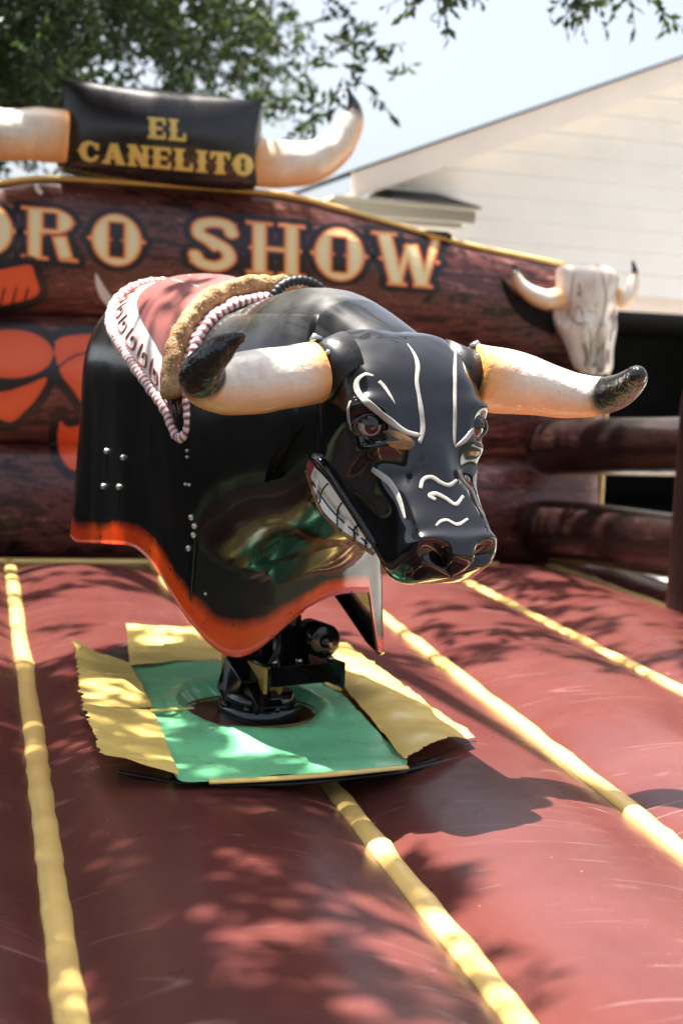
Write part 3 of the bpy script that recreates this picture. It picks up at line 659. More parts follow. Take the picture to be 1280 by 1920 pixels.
hb0 = bvh_of(head_surface([]), HF)
eye_tp = head_tp(695, 798, hb0) or (.24, -1.0); nos_tp = head_tp(818, 1042, hb0) or (.56, -.7)
print('HEAD eye', eye_tp, 'nostril', nos_tp)
et, ep = eye_tp[0], abs(eye_tp[1]); nt, npz = nos_tp[0], abs(nos_tp[1])
FE = [(et, ep, .034, .26, -.030), (et - .045, ep - .10, .030, .42, .022), (et + .005, ep - .42, .05, .20, .014), (et + .055, ep + .05, .022, .5, .016), (et + .12, ep - .05, .05, .45, -.020), (et + .10, 0.0, .08, .22, .006),
      (nt, npz, .024, .24, -.050), (nt - .036, npz, .020, .42, .014), (nt + .01, npz - .46, .03, .15, .010), (nt - .09, npz + .15, .05, .4, .010), (.36, 1.55, .07, .3, .012), (.12, .55, .06, .3, .010)]
HV = head_surface(FE); HV = np.array([np.array(Vector(p)) + (np.array(Vector(p) - (HP + HA * .25))) * (.018 * noise.noise(Vector(p) * 11) + .008 * noise.noise(Vector(p) * 26)) for p in HV]); head = mk('head', HV, HF, MAT['head'], bull); HB = bvh_of(HV, HF)
def on_head(u, v, lift=0.0):
    h = cast(u, v, HB)
    if h is None: return None
    n = h[1] if h[1].dot(ray(u, v)) < 0 else -h[1]; return h[0] + n * lift, n
def mirror(p): d = Vector(p) - HP; return Vector(p) - HW * (2 * d.dot(HW))
def bead(px, ws, flat=.20, mat='white', lift=.001, n=34, name='white_line', mir=False):
    P = cr(px, n); hit = [on_head(u, v, lift) for u, v in P]; ok = [(h[0], w * .66 * (1 + .20 * noise.noise(h[0] * 38))) for h, w in zip(hit, np.interp(np.linspace(0, 1, n), np.linspace(0, 1, len(ws)), ws)) if h]
    if len(ok) < 4: print('bead missed', px[0]); return
    pts = [p for p, w in ok]; rr = [w for p, w in ok]; nr = [h[1] for h in hit if h]
    # keep only the stretch without depth jumps
    for mm in ((False, True) if mir else (False,)):
        V = []; ns = 10; q = [mirror(p) for p in pts] if mm else pts; nm = [(n_ - HW * 2 * n_.dot(HW)) if mm else n_ for n_ in nr]
        for i in range(len(q)):
            t = (q[min(i + 1, len(q) - 1)] - q[max(i - 1, 0)]).normalized(); n_ = (nm[i] - t * nm[i].dot(t)).normalized(); b_ = t.cross(n_)
            for k in range(ns):
                th = 2 * math.pi * k / ns; V.append(q[i] + b_ * (math.cos(th) * rr[i]) + n_ * (math.sin(th) * rr[i] * flat))
        mk(name, V, quads(len(q), ns, cv=True) + [tuple(range(ns))[::-1], tuple(range((len(q) - 1) * ns, len(q) * ns))], MAT[mat], head)
K = lambda L: [(560 + .3125 * x, 560 + .3125 * y) for x, y in L]
bead(K([(650, 272), (690, 330), (712, 400), (706, 500), (722, 600), (736, 700), (742, 790), (722, 868)]), [.003, .0065, .008, .007, .008, .009, .009, .006])
bead(K([(450, 465), (400, 455), (352, 490), (348, 545), (385, 602), (430, 640), (490, 690), (560, 745), (640, 800), (728, 822)]), [.003, .006, .008, .010, .010, .012, .011, .011, .010, .007])
bead(K([(940, 300), (935, 400), (935, 500), (934, 600), (935, 700), (932, 800), (932, 885)]), [.004, .007, .007, .006, .007, .007, .004])
bead(K([(932, 890), (990, 852), (1040, 790), (1080, 725), (1108, 690)]), [.004, .008, .008, .007, .004])
bead(K([(482, 498), (515, 535), (548, 585), (576, 632)]), [.007, .008, .006, .001])
bead(K([(310, 615), (298, 660), (300, 720), (318, 790)]), [.005, .006, .005, .002])
bead(K([(440, 1022), (540, 1100), (600, 1200), (640, 1325)]), [.009, .011, .009, .004], mir=True)
bead(K([(728, 1142), (745, 1088), (795, 1072), (850, 1105), (900, 1120), (945, 1090)]), [.005, .0065, .0075, .0075, .007, .005])
bead(K([(820, 1208), (785, 1185), (820, 1172), (880, 1200), (940, 1235), (985, 1185)]), [.006, .0075, .0075, .0075, .007, .005])
bead(K([(820, 1365), (850, 1337), (890, 1330), (950, 1356), (1012, 1322)]), [.003, .005, .005, .006, .004])
# gold, rubbed patch below the brow
pg = cr(K([(500, 800), (540, 790), (600, 800), (680, 850), (690, 885), (640, 905), (560, 890), (520, 860)]), 60); cc = pg.mean(0); V = []; ok = True
for s in (0.02, .35, .7, 1.0):
    for p in pg:
        h = on_head(*(cc + (p - cc) * s), .0025); V.append(h[0] if h else HP)
mk('gold_patch', V, quads(4, 60, cv=False), MAT['gold'], head)
# eyes
def eyeball(c, look, nm='eye'):
    look = look.normalized(); ux = look.cross(Vector((0, 0, 1))).normalized(); uy = ux.cross(look); sgn = 1 if uy.z > 0 else -1; V = []; r = .0275; nu, nv = 22, 28
    for i in range(nu):
        a = math.pi * i / (nu - 1)
        for j in range(nv):
            b = 2 * math.pi * j / nv; V.append(c + (look * math.cos(a) + (ux * math.cos(b) + uy * math.sin(b)) * math.sin(a)) * r)
    F = quads(nu, nv, cv=True); e = mk(nm, V, F, MAT['eye'], head)
    for nm2, mt, ang, rr in (('iris', 'iris', .66, r * 1.02), ('pupil', 'pupil', .36, r * 1.045)):
        V = [c + look * rr]; n2 = 20
        for k in (1, 2, 3):
            a = ang * k / 3
            for j in range(n2): b = 2 * math.pi * j / n2; V.append(c + (look * math.cos(a) + (ux * math.cos(b) + uy * math.sin(b)) * math.sin(a)) * (rr if k < 3 else r * .995))
        F = [(0, 1 + j, 1 + (j + 1) % n2) for j in range(n2)] + [(1 + k * n2 + j, 1 + (k + 1) * n2 + j, 1 + (k + 1) * n2 + (j + 1) % n2, 1 + k * n2 + (j + 1) % n2) for k in range(2) for j in range(n2)]
        mk(nm2, V, F, MAT[mt], e)
    ax = (uy * sgn + look * .30).normalized(); a1 = ax.cross(look).normalized(); a2 = ax.cross(a1); V = []
    for i in range(12):
        a = R(66) * i / 11
        for j in range(28): b = 2 * math.pi * j / 28; V.append(c + (ax * math.cos(a) + (a1 * math.cos(b) + a2 * math.sin(b)) * math.sin(a)) * r * 1.10)
    mk('upper_eyelid', V, quads(12, 28, cv=True), MAT['head'], e)
    # lids: rim ring round the eye
    m = MB(); m.tube([c + look * .013 + (ux * math.cos(b) * 1.22 + uy * math.sin(b) * .80) * .0285 for b in np.linspace(0, 2 * math.pi, 40)], .0055, 8, caps=False); m.build('eyelid', MAT['head'], head)
he = on_head(694, 797); ec = he[0] - he[1] * .008
lk = (EYE - ec).normalized() * .75 + he[1] * .2 + BF * .45 + Vector((0, 0, -.22)); eyeball(ec, lk)
ec2 = mirror(ec); lk2 = lk - HW * 2 * lk.dot(HW); eyeball(ec2, lk2)
# teeth on both sides, black drawing lines and the dark lip roll
UP = [(578, 862), (588, 872), (602, 885), (618, 903), (632, 924), (646, 945), (660, 966), (674, 988), (688, 1010), (698, 1024)]; LO = [(574, 874), (579, 893), (590, 925), (602, 955), (618, 974), (636, 991), (652, 1003), (668, 1014), (686, 1026), (700, 1036)]
U_, L_ = cr(UP, 40), cr(LO, 40); V = []
for a, b in zip(U_, L_):
    for k in range(7):
        t = k / 6; q = a + (b - a) * t; h = on_head(q[0], q[1], .003 + .008 * math.sin(math.pi * t)); V.append(h[0] if h else None)
miss = sum(v is None for v in V); print('teeth misses', miss)
last = next((v for v in V if v is not None), HP)
for i in range(len(V)):
    if V[i] is None:
        a, b = U_[i // 7], L_[i // 7]; q = a + (b - a) * (i % 7) / 6; d = ray(*q); V[i] = EYE + d * ((last - EYE).dot(d))
    last = V[i]
tmi = [1 if f[0] // 7 < 5 else 0 for f in quads(40, 7)]
te = mk('teeth', V, quads(40, 7), [MAT['tooth'], MAT['gum']], head, mi=tmi); mk('teeth', [mirror(v) for v in V], [f[::-1] for f in quads(40, 7)], [MAT['tooth'], MAT['gum']], head, mi=tmi)
TB = bvh_of(V, quads(40, 7))
def tline(path, r):
    P = [cast(u, v, TB) for u, v in cr(path, 16)]; P = [p[0] + (EYE - p[0]).normalized() * .001 for p in P if p]
    if len(P) > 2: MB().tube(P, r, 6).build('tooth_line', MAT['ink'], te)
tline([(579, 893), (598, 924), (620, 955), (645, 980), (672, 1004), (697, 1027)], .0018)
for a, b in (((619, 902), (598, 948)), ((642, 940), (632, 985)), ((672, 984), (664, 1010)), ((690, 1012), (686, 1026))):
    tline([a, ((a[0] + b[0]) / 2 - 4, (a[1] + b[1]) / 2 - 6), b], .0019)
for mm in (0, 1):
    P = [on_head(u, v, .004) for u, v in cr([(560, 880), (566, 862), (582, 853), (600, 862), (618, 884), (640, 918), (664, 955), (688, 992), (706, 1022)], 40)]; P = [p[0] for p in P if p]
    if mm: P = [mirror(p) for p in P]
    if len(P) > 3: MB().tube(P, [.010 - .004 * i / len(P) for i in range(len(P))], 10).build('upper_lip', MAT['head'], head)
    P = [V[i * 7 + 6] + Vector((0, 0, -.003)) for i in range(1, 40)]
    if mm: P = [mirror(p) for p in P]
    MB().tube(P, .0045, 8).build('lower_lip', MAT['gold'], head)

# horns of the bull
def hp_(u, v, y): return at_y(u, v, y)
hcN = on_head(640, 700); hx = HP + HA * .045 + HN * .0
def hl(lat, fwd, z): return HP + BW * lat + BF * fwd + Vector((0, 0, z))
for sg in (-1, 1):
    path = [at_y(882, 706, 3.19), at_y(950, 715, 3.225), at_y(1010, 728, 3.25), at_y(1070, 741, 3.26), at_y(1120, 743, 3.24), at_y(1160, 733, 3.19), at_y(1186, 714, 3.13), at_y(1193, 704, 3.10)] if sg > 0 else \
           [at_y(596, 697, 2.99), at_y(548, 706, 2.96), at_y(478, 716, 2.92), at_y(418, 722, 2.885), at_y(380, 712, 2.84), at_y(388, 682, 2.79), at_y(418, 652, 2.76), at_y(449, 632, 2.74)]
    rads = [.076, .074, .063, .052, .045, .038, .029, .024] if sg > 0 else [.063, .066, .066, .060, .047, .037, .027, .011]
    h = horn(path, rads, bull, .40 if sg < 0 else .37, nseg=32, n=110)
    a = Vector(path[0]); d = (Vector(path[1]) - a).normalized()
    m = MB(); m.tube([a - d * .07, a - d * .03, a - d * .004], [.075, .066, .062], 24); m.build('horn_socket', MAT['rubber'], bull)
    m = MB(); m.tube([a - d * .004 + Vector((0, 0, .066)), a + d * .012 + Vector((0, 0, .073)), a + d * .02 + Vector((0, 0, .066))], [.007, .010, .006], 8); m.build('buckle', MAT['steel'], h)
    for q in (-.5, .05, .6):
        nn_ = Vector((0, 0, 1)) * math.sin(q) + (EYE - a).normalized() * math.cos(q); MB().ball(a - d * .022 + nn_ * .064, .006, 6, 8).build('rivet', MAT['steel'], h)
# ears
for sg in (-1, 1):
    pts = [(556, 800), (578, 818), (572, 850), (548, 872), (520, 886), (500, 903)] ; V = []
    for i, (a, b) in enumerate(zip(cr([(585, 780), (565, 800), (530, 830), (505, 868), (496, 904)], 20), cr([(598, 800), (592, 838), (572, 864), (540, 880), (499, 905)], 20))):
        for k in range(7):
            t = k / 6; q = a + (b - a) * t; p = at_y(q[0], q[1], 3.10 + .03 * math.sin(math.pi * t) + .004 * i); V.append(p if sg < 0 else mirror(p))
    V2 = [v + Vector((0, .008, 0)) for v in V]; F = quads(20, 7); F += [tuple(i + 140 for i in f[::-1]) for f in F]
    edge = [i for i in range(7)] + [i * 7 + 6 for i in range(1, 20)] + [19 * 7 + k for k in range(5, -1, -1)] + [i * 7 for i in range(18, 0, -1)]
    F += [(edge[i], edge[(i + 1) % len(edge)], edge[(i + 1) % len(edge)] + 140, edge[i] + 140) for i in range(len(edge))]
    mk('ear', V + V2, F, MAT['rubber'], bull)
# rivets on the shell, cast on to it
BB = bvh_of(BODY_V, BODY_F)
for (u, v) in [(201, 846), (232, 858), (195, 912), (224, 913), (352, 845), (352, 857), (349, 908), (356, 909), (360, 970), (355, 1028), (366, 986), (385, 1113), (364, 1003)]:
    h = cast(u, v, BB)
    if h is None: continue
    n = h[1] if h[1].dot(ray(u, v)) < 0 else -h[1]; r = .0075 if u < 240 or 958 < v < 1030 else .004
    for mm in (0, 1):
        p = h[0] + n * .002
        if mm: d = p - BC; p = p - BW * 2 * d.dot(BW)
        MB().ball(p, r, 7, 10).build('rivet', MAT['steel'], body)
# vertical joint strip at the front corner of the shell
for sg in (-1, 1):
    P = [];
    for k in range(3, 40): q = body_profile(HALF[108][0], HALF[108][1], float(ZB(_al[108])), 60)[k]; P.append(B(q[0] + .002, sg * abs(q[1]) + sg * .002, q[2]))
    MB().tube(P, .0035, 8, a=[.5] * len(P)).build('shell_joint', MAT['shell'], body, attr='edge')

# pedestal machinery
def PB(x, y, z): return PIV + BF * x + BW * y + Vector((0, 0, z))
M3 = Matrix((BF, BW, Vector((0, 0, 1)))).transposed()
m = MB(); m.tube([PB(0, 0, -.05), PB(0, 0, .012), PB(0, 0, .02)], [.108, .108, .10], 32); m.tube([PB(0, 0, .01), PB(0, 0, .05)], [.092, .088], 28)
for k in range(8): m.ball(PB(.098 * math.cos(k * .785), .098 * math.sin(k * .785), .02), .010, 6, 8)
m.build('turntable', MAT['frame'], bull)
tl = Matrix.Rotation(R(38), 3, 'Y'); m = MB(); m.box(PB(-.03, -.03, .065), (.055, .046, .055), M3 @ Matrix.Rotation(R(28), 3, 'Y')); m.box(PB(.01, -.02, .075), (.105, .038, .020), M3 @ Matrix.Rotation(R(35), 3, 'Y'))
m.build('tilt_block', MAT['frame'], bull)
cp = at_y(545, 1243, 3.70); CB = lambda x, y, z: cp + BF * x + BW * y + Vector((0, 0, z))
m = MB(); m.box(CB(0, 0, 0), (.085, .105, .014), M3); m.box(CB(.085, .0, -.012), (.006, .108, .026), M3); m.box(CB(0, .108, -.022), (.092, .006, .034), M3); m.box(CB(-.06, -.045, .01), (.03, .05, .03), M3)
m.build('cross_bracket', MAT['frame'], bull)
m = MB(); V = [CB(.09, -.108, -.012), CB(.09, -.055, -.012), CB(.06, -.07, -.085), CB(.06, -.095, -.085)]; V += [v - BF * .012 for v in V]
m.add(V, [(0, 1, 2, 3), (7, 6, 5, 4), (0, 4, 5, 1), (1, 5, 6, 2), (2, 6, 7, 3), (3, 7, 4, 0)]); m.box(CB(-.04, -.118, -.022), (.125, .005, .034), M3); m.build('gusset', MAT['flap_reflection'], bull, smooth=False)  # gold base colour stands in for the yellow flap's reflection on the plate
m = MB(); m.tube([CB(-.02, .0, 0), CB(-.02, .0, .33)], .034, 18); m.box(CB(-.02, .0, .05), (.04, .045, .05), M3); m.box(CB(-.05, -.06, .05), (.03, .02, .05), M3); m.build('riser_post', MAT['frame'], bull)
m = MB(); c = CB(-.0, .075, .062); m.tube([c - BF * .05, c - BF * .046, c + BF * .046, c + BF * .05], [.040, .046, .046, .038], 26); m.tube([c + BF * .046, c + BF * .062], [.020, .016], 16); m.build('motor', MAT['frame'], bull)
for x, y in ((.055, -.08), (.06, -.01), (.06, .085)): MB().tube([CB(x, y, .012), CB(x, y, .024)], .010, 6).build('bolt', MAT['steel'], bull)
m = MB(); m.tube([Vector(p) for p in cr([CB(.05, -.09, .01), CB(.065, -.075, .06), CB(.02, -.06, .09), CB(-.02, -.03, .05)], 24)], .007, 8); m.build('hose', MAT['rubber'], bull)

# ------------------------------------------------------------------ saddle pad strapped on the back
_bx = np.linspace(-.36, .40, 60); PROF = []
for x in _bx:
    hwx = np.interp(x, HALF[:, 0], HALF[:, 1]); P = np.array(body_profile(x, hwx, .45, 90))[::-1]; P[:, 0] = x
    d = np.r_[0, np.cumsum(np.hypot(np.diff(P[:, 1]), np.diff(P[:, 2])))]; PROF.append((d, P))
def body_xd(x, d, lift=0):
    f = (x + .36) / .76 * 59; i = int(min(58, max(0, f))); t = f - i; out = []
    for k in (i, i + 1):
        dd, P = PROF[k]; out.append(np.array([np.interp(abs(d), dd, P[:, c]) for c in range(3)]))
    p = out[0] * (1 - t) + out[1] * t; p[0] = x
    e = .01; dd, P = PROF[i]; a = [np.interp(abs(d) + s * e, dd, P[:, c]) for s in (-1, 1) for c in (1, 2)]
    ty, tz = a[2] - a[0], a[3] - a[1]
    if abs(d) < .012: ty, tz = -1, 0
    L = math.hypot(ty, tz); ny, nz = tz / L, -ty / L
    y, z = p[1] + ny * lift, p[2] + nz * lift
    if d > 0: y = -y
    return B(p[0], y, z)
saddle = empty('saddle_pad', body_xd(0, 0), 'maroon saddle pad with white border and red-and-white laced edge on the bull', 'saddle pad')
half = [(-.325, 0), (-.32, .08), (-.30, .15), (-.255, .22), (-.18, .285), (-.07, .335), (.06, .375), (.17, .41), (.26, .445), (.335, .492), (.378, .47), (.368, .40), (.345, .30), (.325, .15), (.318, 0)]
bd = half + [(x, -d) for x, d in half[-2:0:-1]]
BDP = cr(bd + [bd[0]], 361)[:-1]; ctr = np.array([.12, 0]); AL = np.r_[0, np.cumsum(np.hypot(*np.diff(BDP, axis=0).T))]
def polar(r0, r1, n, hf, jit=0):
    V = []
    for s in np.linspace(r0, r1, n):
        for k, p in enumerate(BDP):
            q = ctr + (p - ctr) * s; V.append(body_xd(q[0], q[1], hf(s, k)))
    return V, quads(n, 360, cv=True)
V, F = polar(.01, .74, 16, lambda s, k: .014 + .016 * (1 - (s / .74) ** 3) + .003 * noise.noise(Vector((k * .05, s * 5, 0)))); mk('seat', V, F, MAT['seat'], saddle)
V, F = polar(.73, .965, 8, lambda s, k: .012 + .002 * noise.noise(Vector((k * .1, s * 9, 3)))); mk('border_band', V, F, MAT['band'], saddle)
m = MB(); P = [body_xd(p[0], p[1], .014 + .002 * noise.noise(Vector((k * .15, 0, 9)))) for k, p in enumerate(BDP)]; m.tube(P + P[:1], [.0135 + .0012 * math.sin(k * 1.1) for k in range(361)], 12, caps=False, a=list(AL / .017) + [AL[-1] / .017])
m.build('laced_edge', MAT['lace'], saddle, attr='arc')
# stitched maze figures on the band and thin stitch lines on the seat
for k in range(12, 150, 11):
    for sg in (1, -1):
        idx = lambda q: BDP[(sg * q) % 360]
        pts = [ctr + (idx(k + a) - ctr) * s for a, s in ((0, .83), (0, .93), (6, .93), (6, .865), (3, .865), (3, .90))]
        MB().tube([body_xd(p[0], p[1], .0145) for p in cr(pts, 20)], .0032, 6).build('stitching', MAT['seat'], saddle)
for dd in (-.02, .025): MB().tube([body_xd(x, dd - .1, .0265) for x in np.linspace(-.04, .13, 16)], .0022, 6).build('stitching', MAT['band'], saddle)
# fleece roll along the front of the pad, with loose hair
def fur_c(d): return .272 + .05 * (abs(d) / .45) ** 1.5
m = MB(); P = []; rr = []
for d in np.linspace(-.40, .40, 110):
    P.append(body_xd(fur_c(d), d, .022)); rr.append(.050 * (1 + .10 * noise.noise(Vector((d * 22, 0, 0)))) * min(1, (.42 - abs(d)) / .04 + .4))
m.tube(P, rr, 20, flat=.62)
for q in range(len(m.V)): p = Vector(m.V[q]); c = P[min(109, q // 20)]; m.V[q] = tuple(p + (p - c) * (.16 * noise.noise(p * 38) + .12 * noise.noise(p * 90)))
base = list(m.V); fl = m.build('fleece_roll', MAT['fur'], saddle)
V = []; F = []
for k in range(4200):
    q = RNG.integers(20, len(base) - 20); p = Vector(base[q]); c = P[min(109, q // 20)]; o = (p - c).normalized(); t = (BF * RNG.normal(0, .5) + BW * RNG.normal(0, .5) + Vector((0, 0, -.25)) + o * .8).normalized(); w = t.cross(o)
    w = w.normalized() * .0014 if w.length > 1e-3 else Vector((.0014, 0, 0)); L = RNG.uniform(.003, .007); a = p - o * .003 + BF * RNG.normal(0, .004); i = len(V)
    V += [a - w, a + w, a + t * L * .6 + w * .7, a + t * L * .6 - w * .7, a + t * L + Vector((0, 0, -.004))]; F += [(i, i + 1, i + 2, i + 3), (i + 3, i + 2, i + 4)]
mk('fleece_hair', V, F, MAT['fur'], fl)
m = MB(); ds = np.linspace(-.43, .43, 200); PP = [body_xd(min(.40, fur_c(d) + .058), d, .012) for d in ds]; m.tube(PP, [.0125 + .001 * math.sin(k * 1.3) for k in range(200)], 12, a=list((ds + 1) / .017)); m.build('laced_edge', MAT['lace'], saddle, attr='arc')
# buckle and strap on the near side
hb = cast(333, 690, BB); q = (hb[0] if hb else body_xd(.36, .35)) + (EYE - (hb[0] if hb else BC)).normalized() * .03
m = MB(); uu = Vector((0, 0, 1)); ww = Vector((1, 0, 0)); L = [q + ww * x + uu * z for x, z in ((-.012, .035), (.014, .035), (.018, 0), (.014, -.04), (0, -.05), (-.012, -.04), (-.014, 0), (-.012, .035))]
m.tube([Vector(p) for p in cr(L, 50)], .0042, 10); m.build('ring_buckle', MAT['steel'], saddle)
m = MB(); m.box(q + uu * .038 + Vector((.002, -.002, 0)), (.022, .012, .014)); m.build('strap_loop', MAT['rubber'], saddle)
# grip handle: a wrapped rope loop
m = MB(); P = []; rr = []
for k in range(60):
    a = math.pi * k / 59; P.append(B(.36, .045 + .082 * math.cos(a), 1.105 + .066 * math.sin(a))); rr.append(.0125 + .0018 * math.sin(k * 1.9))
m.tube(P, rr, 12); m.build('grip_handle', MAT['rubber'], saddle)

# ------------------------------------------------------------------ square cover round the pedestal
cover = empty('pedestal_cover', (PIV.x, PIV.y, .05), 'green vinyl square with yellow flaps laid around the bull pedestal', 'pedestal cover')
CZ = .088
def patch(corn, nu, nv, amp, zf, seed, jag=(), z=CZ):
    a, b, c, d = [at_z(u, v, z) for u, v in corn]; V = []
    for i in range(nu):
        s = i / (nu - 1)
        for j in range(nv):
            t = j / (nv - 1); p = (a * (1 - s) + b * s) * (1 - t) + (d * (1 - s) + c * s) * t
            w = noise.noise(Vector((p.x * 6, p.y * 9, seed))) + .5 * noise.noise(Vector((p.x * 15, p.y * 17, seed + 3)))
            p = p + Vector((0, 0, amp * w + zf(s, t)))
            if 'b' in jag and j == nv - 1 or 'a' in jag and j == 0: p += EYV * (.0018 * (-1) ** i + .003 * RNG.normal())
            if 'l' in jag and i == 0: p += EXV * (.0022 * (-1) ** j + .003 * RNG.normal())
            if 'r' in jag and i == nu - 1: p += EXV * (.0018 * (-1) ** j + .003 * RNG.normal())
            V.append(p)
    return V, quads(nu, nv)
# green panel with the ragged hole: rings from the hole edge out to the square's outline
outl_px = [(240, 1250), (340, 1241), (432, 1233), (520, 1246), (600, 1262), (640, 1300), (700, 1368), (762, 1434), (640, 1447), (500, 1457), (385, 1463), (332, 1458), (312, 1400), (283, 1332), (258, 1285)]
OP = cr(outl_px + [outl_px[0]], 181)[:-1]; hc = np.array([470, 1322]); V = []; nr_ = 26
pc = at_z(hc[0], hc[1], CZ)
for i in range(nr_):
    for p in OP:
        o = at_z(p[0], p[1], CZ); d = o - pc; a = math.atan2(d.y, d.x); hr = .165 + .006 * noise.noise(Vector((math.cos(a) * 7, math.sin(a) * 7, 0))) + .004 * noise.noise(Vector((a * 13, 2, 0)))
        s = (i / (nr_ - 1)) ** 1.15; h = pc + d.normalized() * hr; q = h.lerp(o, s)
        w = noise.noise(Vector((q.x * 5, q.y * 8, 1))) * .011 + noise.noise(Vector((q.x * 14, q.y * 20, 4))) * .003
        q.z = CZ + w * min(1, s * 5 + .2) - (.02 * (1 - s * 4) if s < .25 else 0) + .012 * math.exp(-((s - .25) / .15) ** 2); V.append(q)
mk('green_panel', V, quads(nr_, 180, cv=True), MAT['green'], cover)
# dark sleeve seen through the hole
m = MB(); m.tube([pc + Vector((0, 0, -.012)), pc + Vector((0, 0, -.06)), pc + Vector((0, 0, -.10))], [.170, .165, .10], 40, caps=False); m.build('hole_sleeve', MAT['gold'], cover)
FL = [([(135, 1222), (243, 1250), (286, 1328), (158, 1340)], 2, 'l', lambda s, t: .035 * (1 - s) ** 2 * (1 - t) + .010),
      ([(155, 1347), (288, 1338), (336, 1462), (191, 1442)], 3, 'l', lambda s, t: .020 * (1 - s) + .012),
      ([(237, 1190), (372, 1196), (436, 1236), (243, 1252)], 4, 'a', lambda s, t: .03 * (1 - t) + .006),
      ([(440, 1208), (640, 1212), (640, 1300), (560, 1256)], 5, '', lambda s, t: .004),
      ([(596, 1236), (652, 1214), (888, 1388), (758, 1432)], 6, 'rb', lambda s, t: .03 * math.sin(math.pi * s) ** 1 * .6 + .010)]
for c, sd, jg, zf in FL:
    V, F = patch(c, 40, 34, .008, zf, sd, jg); mk('yellow_flap', V, F, MAT['yellow'], cover)
m = MB(); P = [at_z(u, v, CZ + .008) for u, v in cr([(392, 1466), (500, 1461), (620, 1452), (762, 1438)], 40)]; m.tube(P, .012, 8, flat=.4, up=(0, 0, 1)); m.build('front_hem', MAT['yellow'], cover)
m = MB(); P = [at_z(u, v, CZ + .012) for u, v in cr([(283, 1332), (320, 1330), (362, 1327)], 12)]; m.tube(P, .010, 8, flat=.3, up=(0, 0, 1)); m.build('slit_hem', MAT['yellow'], cover)
# black underside and hook tape peeping out along the edge
for px in ([(222, 1447), (262, 1454), (335, 1466), (390, 1470)], [(390, 1472), (560, 1468), (760, 1446)], [(760, 1440), (820, 1420), (888, 1392)], [(750, 1446), (810, 1432), (868, 1420)], [(155, 1338), (180, 1346), (205, 1350)], [(160, 1232), (205, 1240), (245, 1248)], [(215, 1212), (240, 1205)], [(610, 1228), (628, 1246), (628, 1262)]):
    m = MB(); P = [at_z(u, v, .066) for u, v in cr(px, 24)]; m.tube(P, [.010 + .003 * noise.noise(Vector((i * .4, px[0][0], 0))) for i in range(24)], 8, flat=.5, up=(0, 0, 1)); m.build('edge_tape', MAT['rubber'], cover)
V, F = patch([(160, 1232), (245, 1210), (260, 1262), (200, 1262)], 10, 10, .002, lambda s, t: 0, 9, z=.080); mk('under_layer', V, F, MAT['rubber'], cover)

# ------------------------------------------------------------------ house behind on the right
HPp = at_y(1200, 560, 11.4); _dd = 3300.0
hd = Vector((math.cos(R(18.5)), math.sin(R(18.5)), 0)); hn = Vector((hd.y, -hd.x, 0)); hn = hn if hn.y < 0 else -hn
def fac(u, v): return at_plane(u, v, HPp, hn)
def ft(p): return (p - HPp).dot(hd)
def FP(t, z, o=0): return HPp + hd * t + hn * o + Vector((0, 0, z - HPp.z))
pA, pB = fac(650, 372), fac(1280, 150); tA, zA, tB, zB = ft(pA), pA.z, ft(pB), pB.z; slope = (zB - zA) / (tB - tA)
tR = tB + 2.2; zR = zA + slope * (tR - tA); tE = 2 * tR - tA
house = empty('house', FP(tR, GZ), 'cream sided house with a gable, pale rake boards and an open dark garage', 'house')
def rake(t): return zA + slope * ((t - tA) if t < tR else (tE - t))
zh = fac(1200, 556).z; tj0, tj1 = ft(fac(1030, 560)), ft(fac(1030, 560)) + 5.0
m = MB(); bh = .172; z = zh
def board(t0, t1, z0, z1):
    # lap board: lower edge stands 16 mm proud of the upper
    ts = [t0, t1]; a0 = max(t0, tA + (z0 - zA) / slope) if z0 > zA else t0; b0 = min(t1, tE - (z0 - zA) / slope) if z0 > zA else t1
    a1 = max(t0, tA + (z1 - zA) / slope) if z1 > zA else t0; b1 = min(t1, tE - (z1 - zA) / slope) if z1 > zA else t1
    if b0 <= a0 or b1 <= a1: return
    V = [FP(a0, z0, .028), FP(b0, z0, .028), FP(b1, z1 - .006, .004), FP(a1, z1 - .006, .004), FP(a0, z0, -.018), FP(b0, z0, -.018), FP(b1, z1 - .006, -.018), FP(a1, z1 - .006, -.018)]
    m.add(V, [(0, 1, 2, 3), (4, 5, 1, 0), (3, 2, 6, 7), (4, 7, 6, 5)])
k = 0
while zh + k * bh < zR - bh: board(tA + .05, tE - .05, zh + k * bh, zh + (k + 1) * bh); k += 1
z = GZ
while z < zh - .02: board(tA + .05, tj0 - .1, z, min(z + bh, zh)); board(tj1 + .1, tE - .05, z, min(z + bh, zh)); z += bh
m.build('siding', MAT['siding'], house, smooth=False)
hm = lambda a, b, n_: Matrix((a, b, n_)).transposed(); HM = hm(hd, hn, Vector((0, 0, 1)))
m = MB(); m.box(FP((tj0 + tj1) / 2, zh - .06, .01), ((tj1 - tj0) / 2 + .1, .02, .06), HM); m.box(FP(tj0 - .05, (zh + GZ) / 2 - .06, .01), (.05, .02, (zh - GZ) / 2 - .06), HM); m.box(FP(tj1 + .05, (zh + GZ) / 2 - .06, .01), (.05, .02, (zh - GZ) / 2 - .06), HM)
m.build('garage_trim', MAT['trim'], house)
# interior of the garage (five faces)
V = [FP(tj0, GZ + .01, -.01), FP(tj1, GZ + .01, -.01), FP(tj1, zh - .12, -.01), FP(tj0, zh - .12, -.01)]; V += [v - hn * 5.5 for v in V]
mk('garage_interior', V, [(4, 5, 6, 7), (0, 4, 7, 3), (1, 2, 6, 5), (3, 7, 6, 2), (0, 1, 5, 4)], MAT['dark'], house, smooth=False)
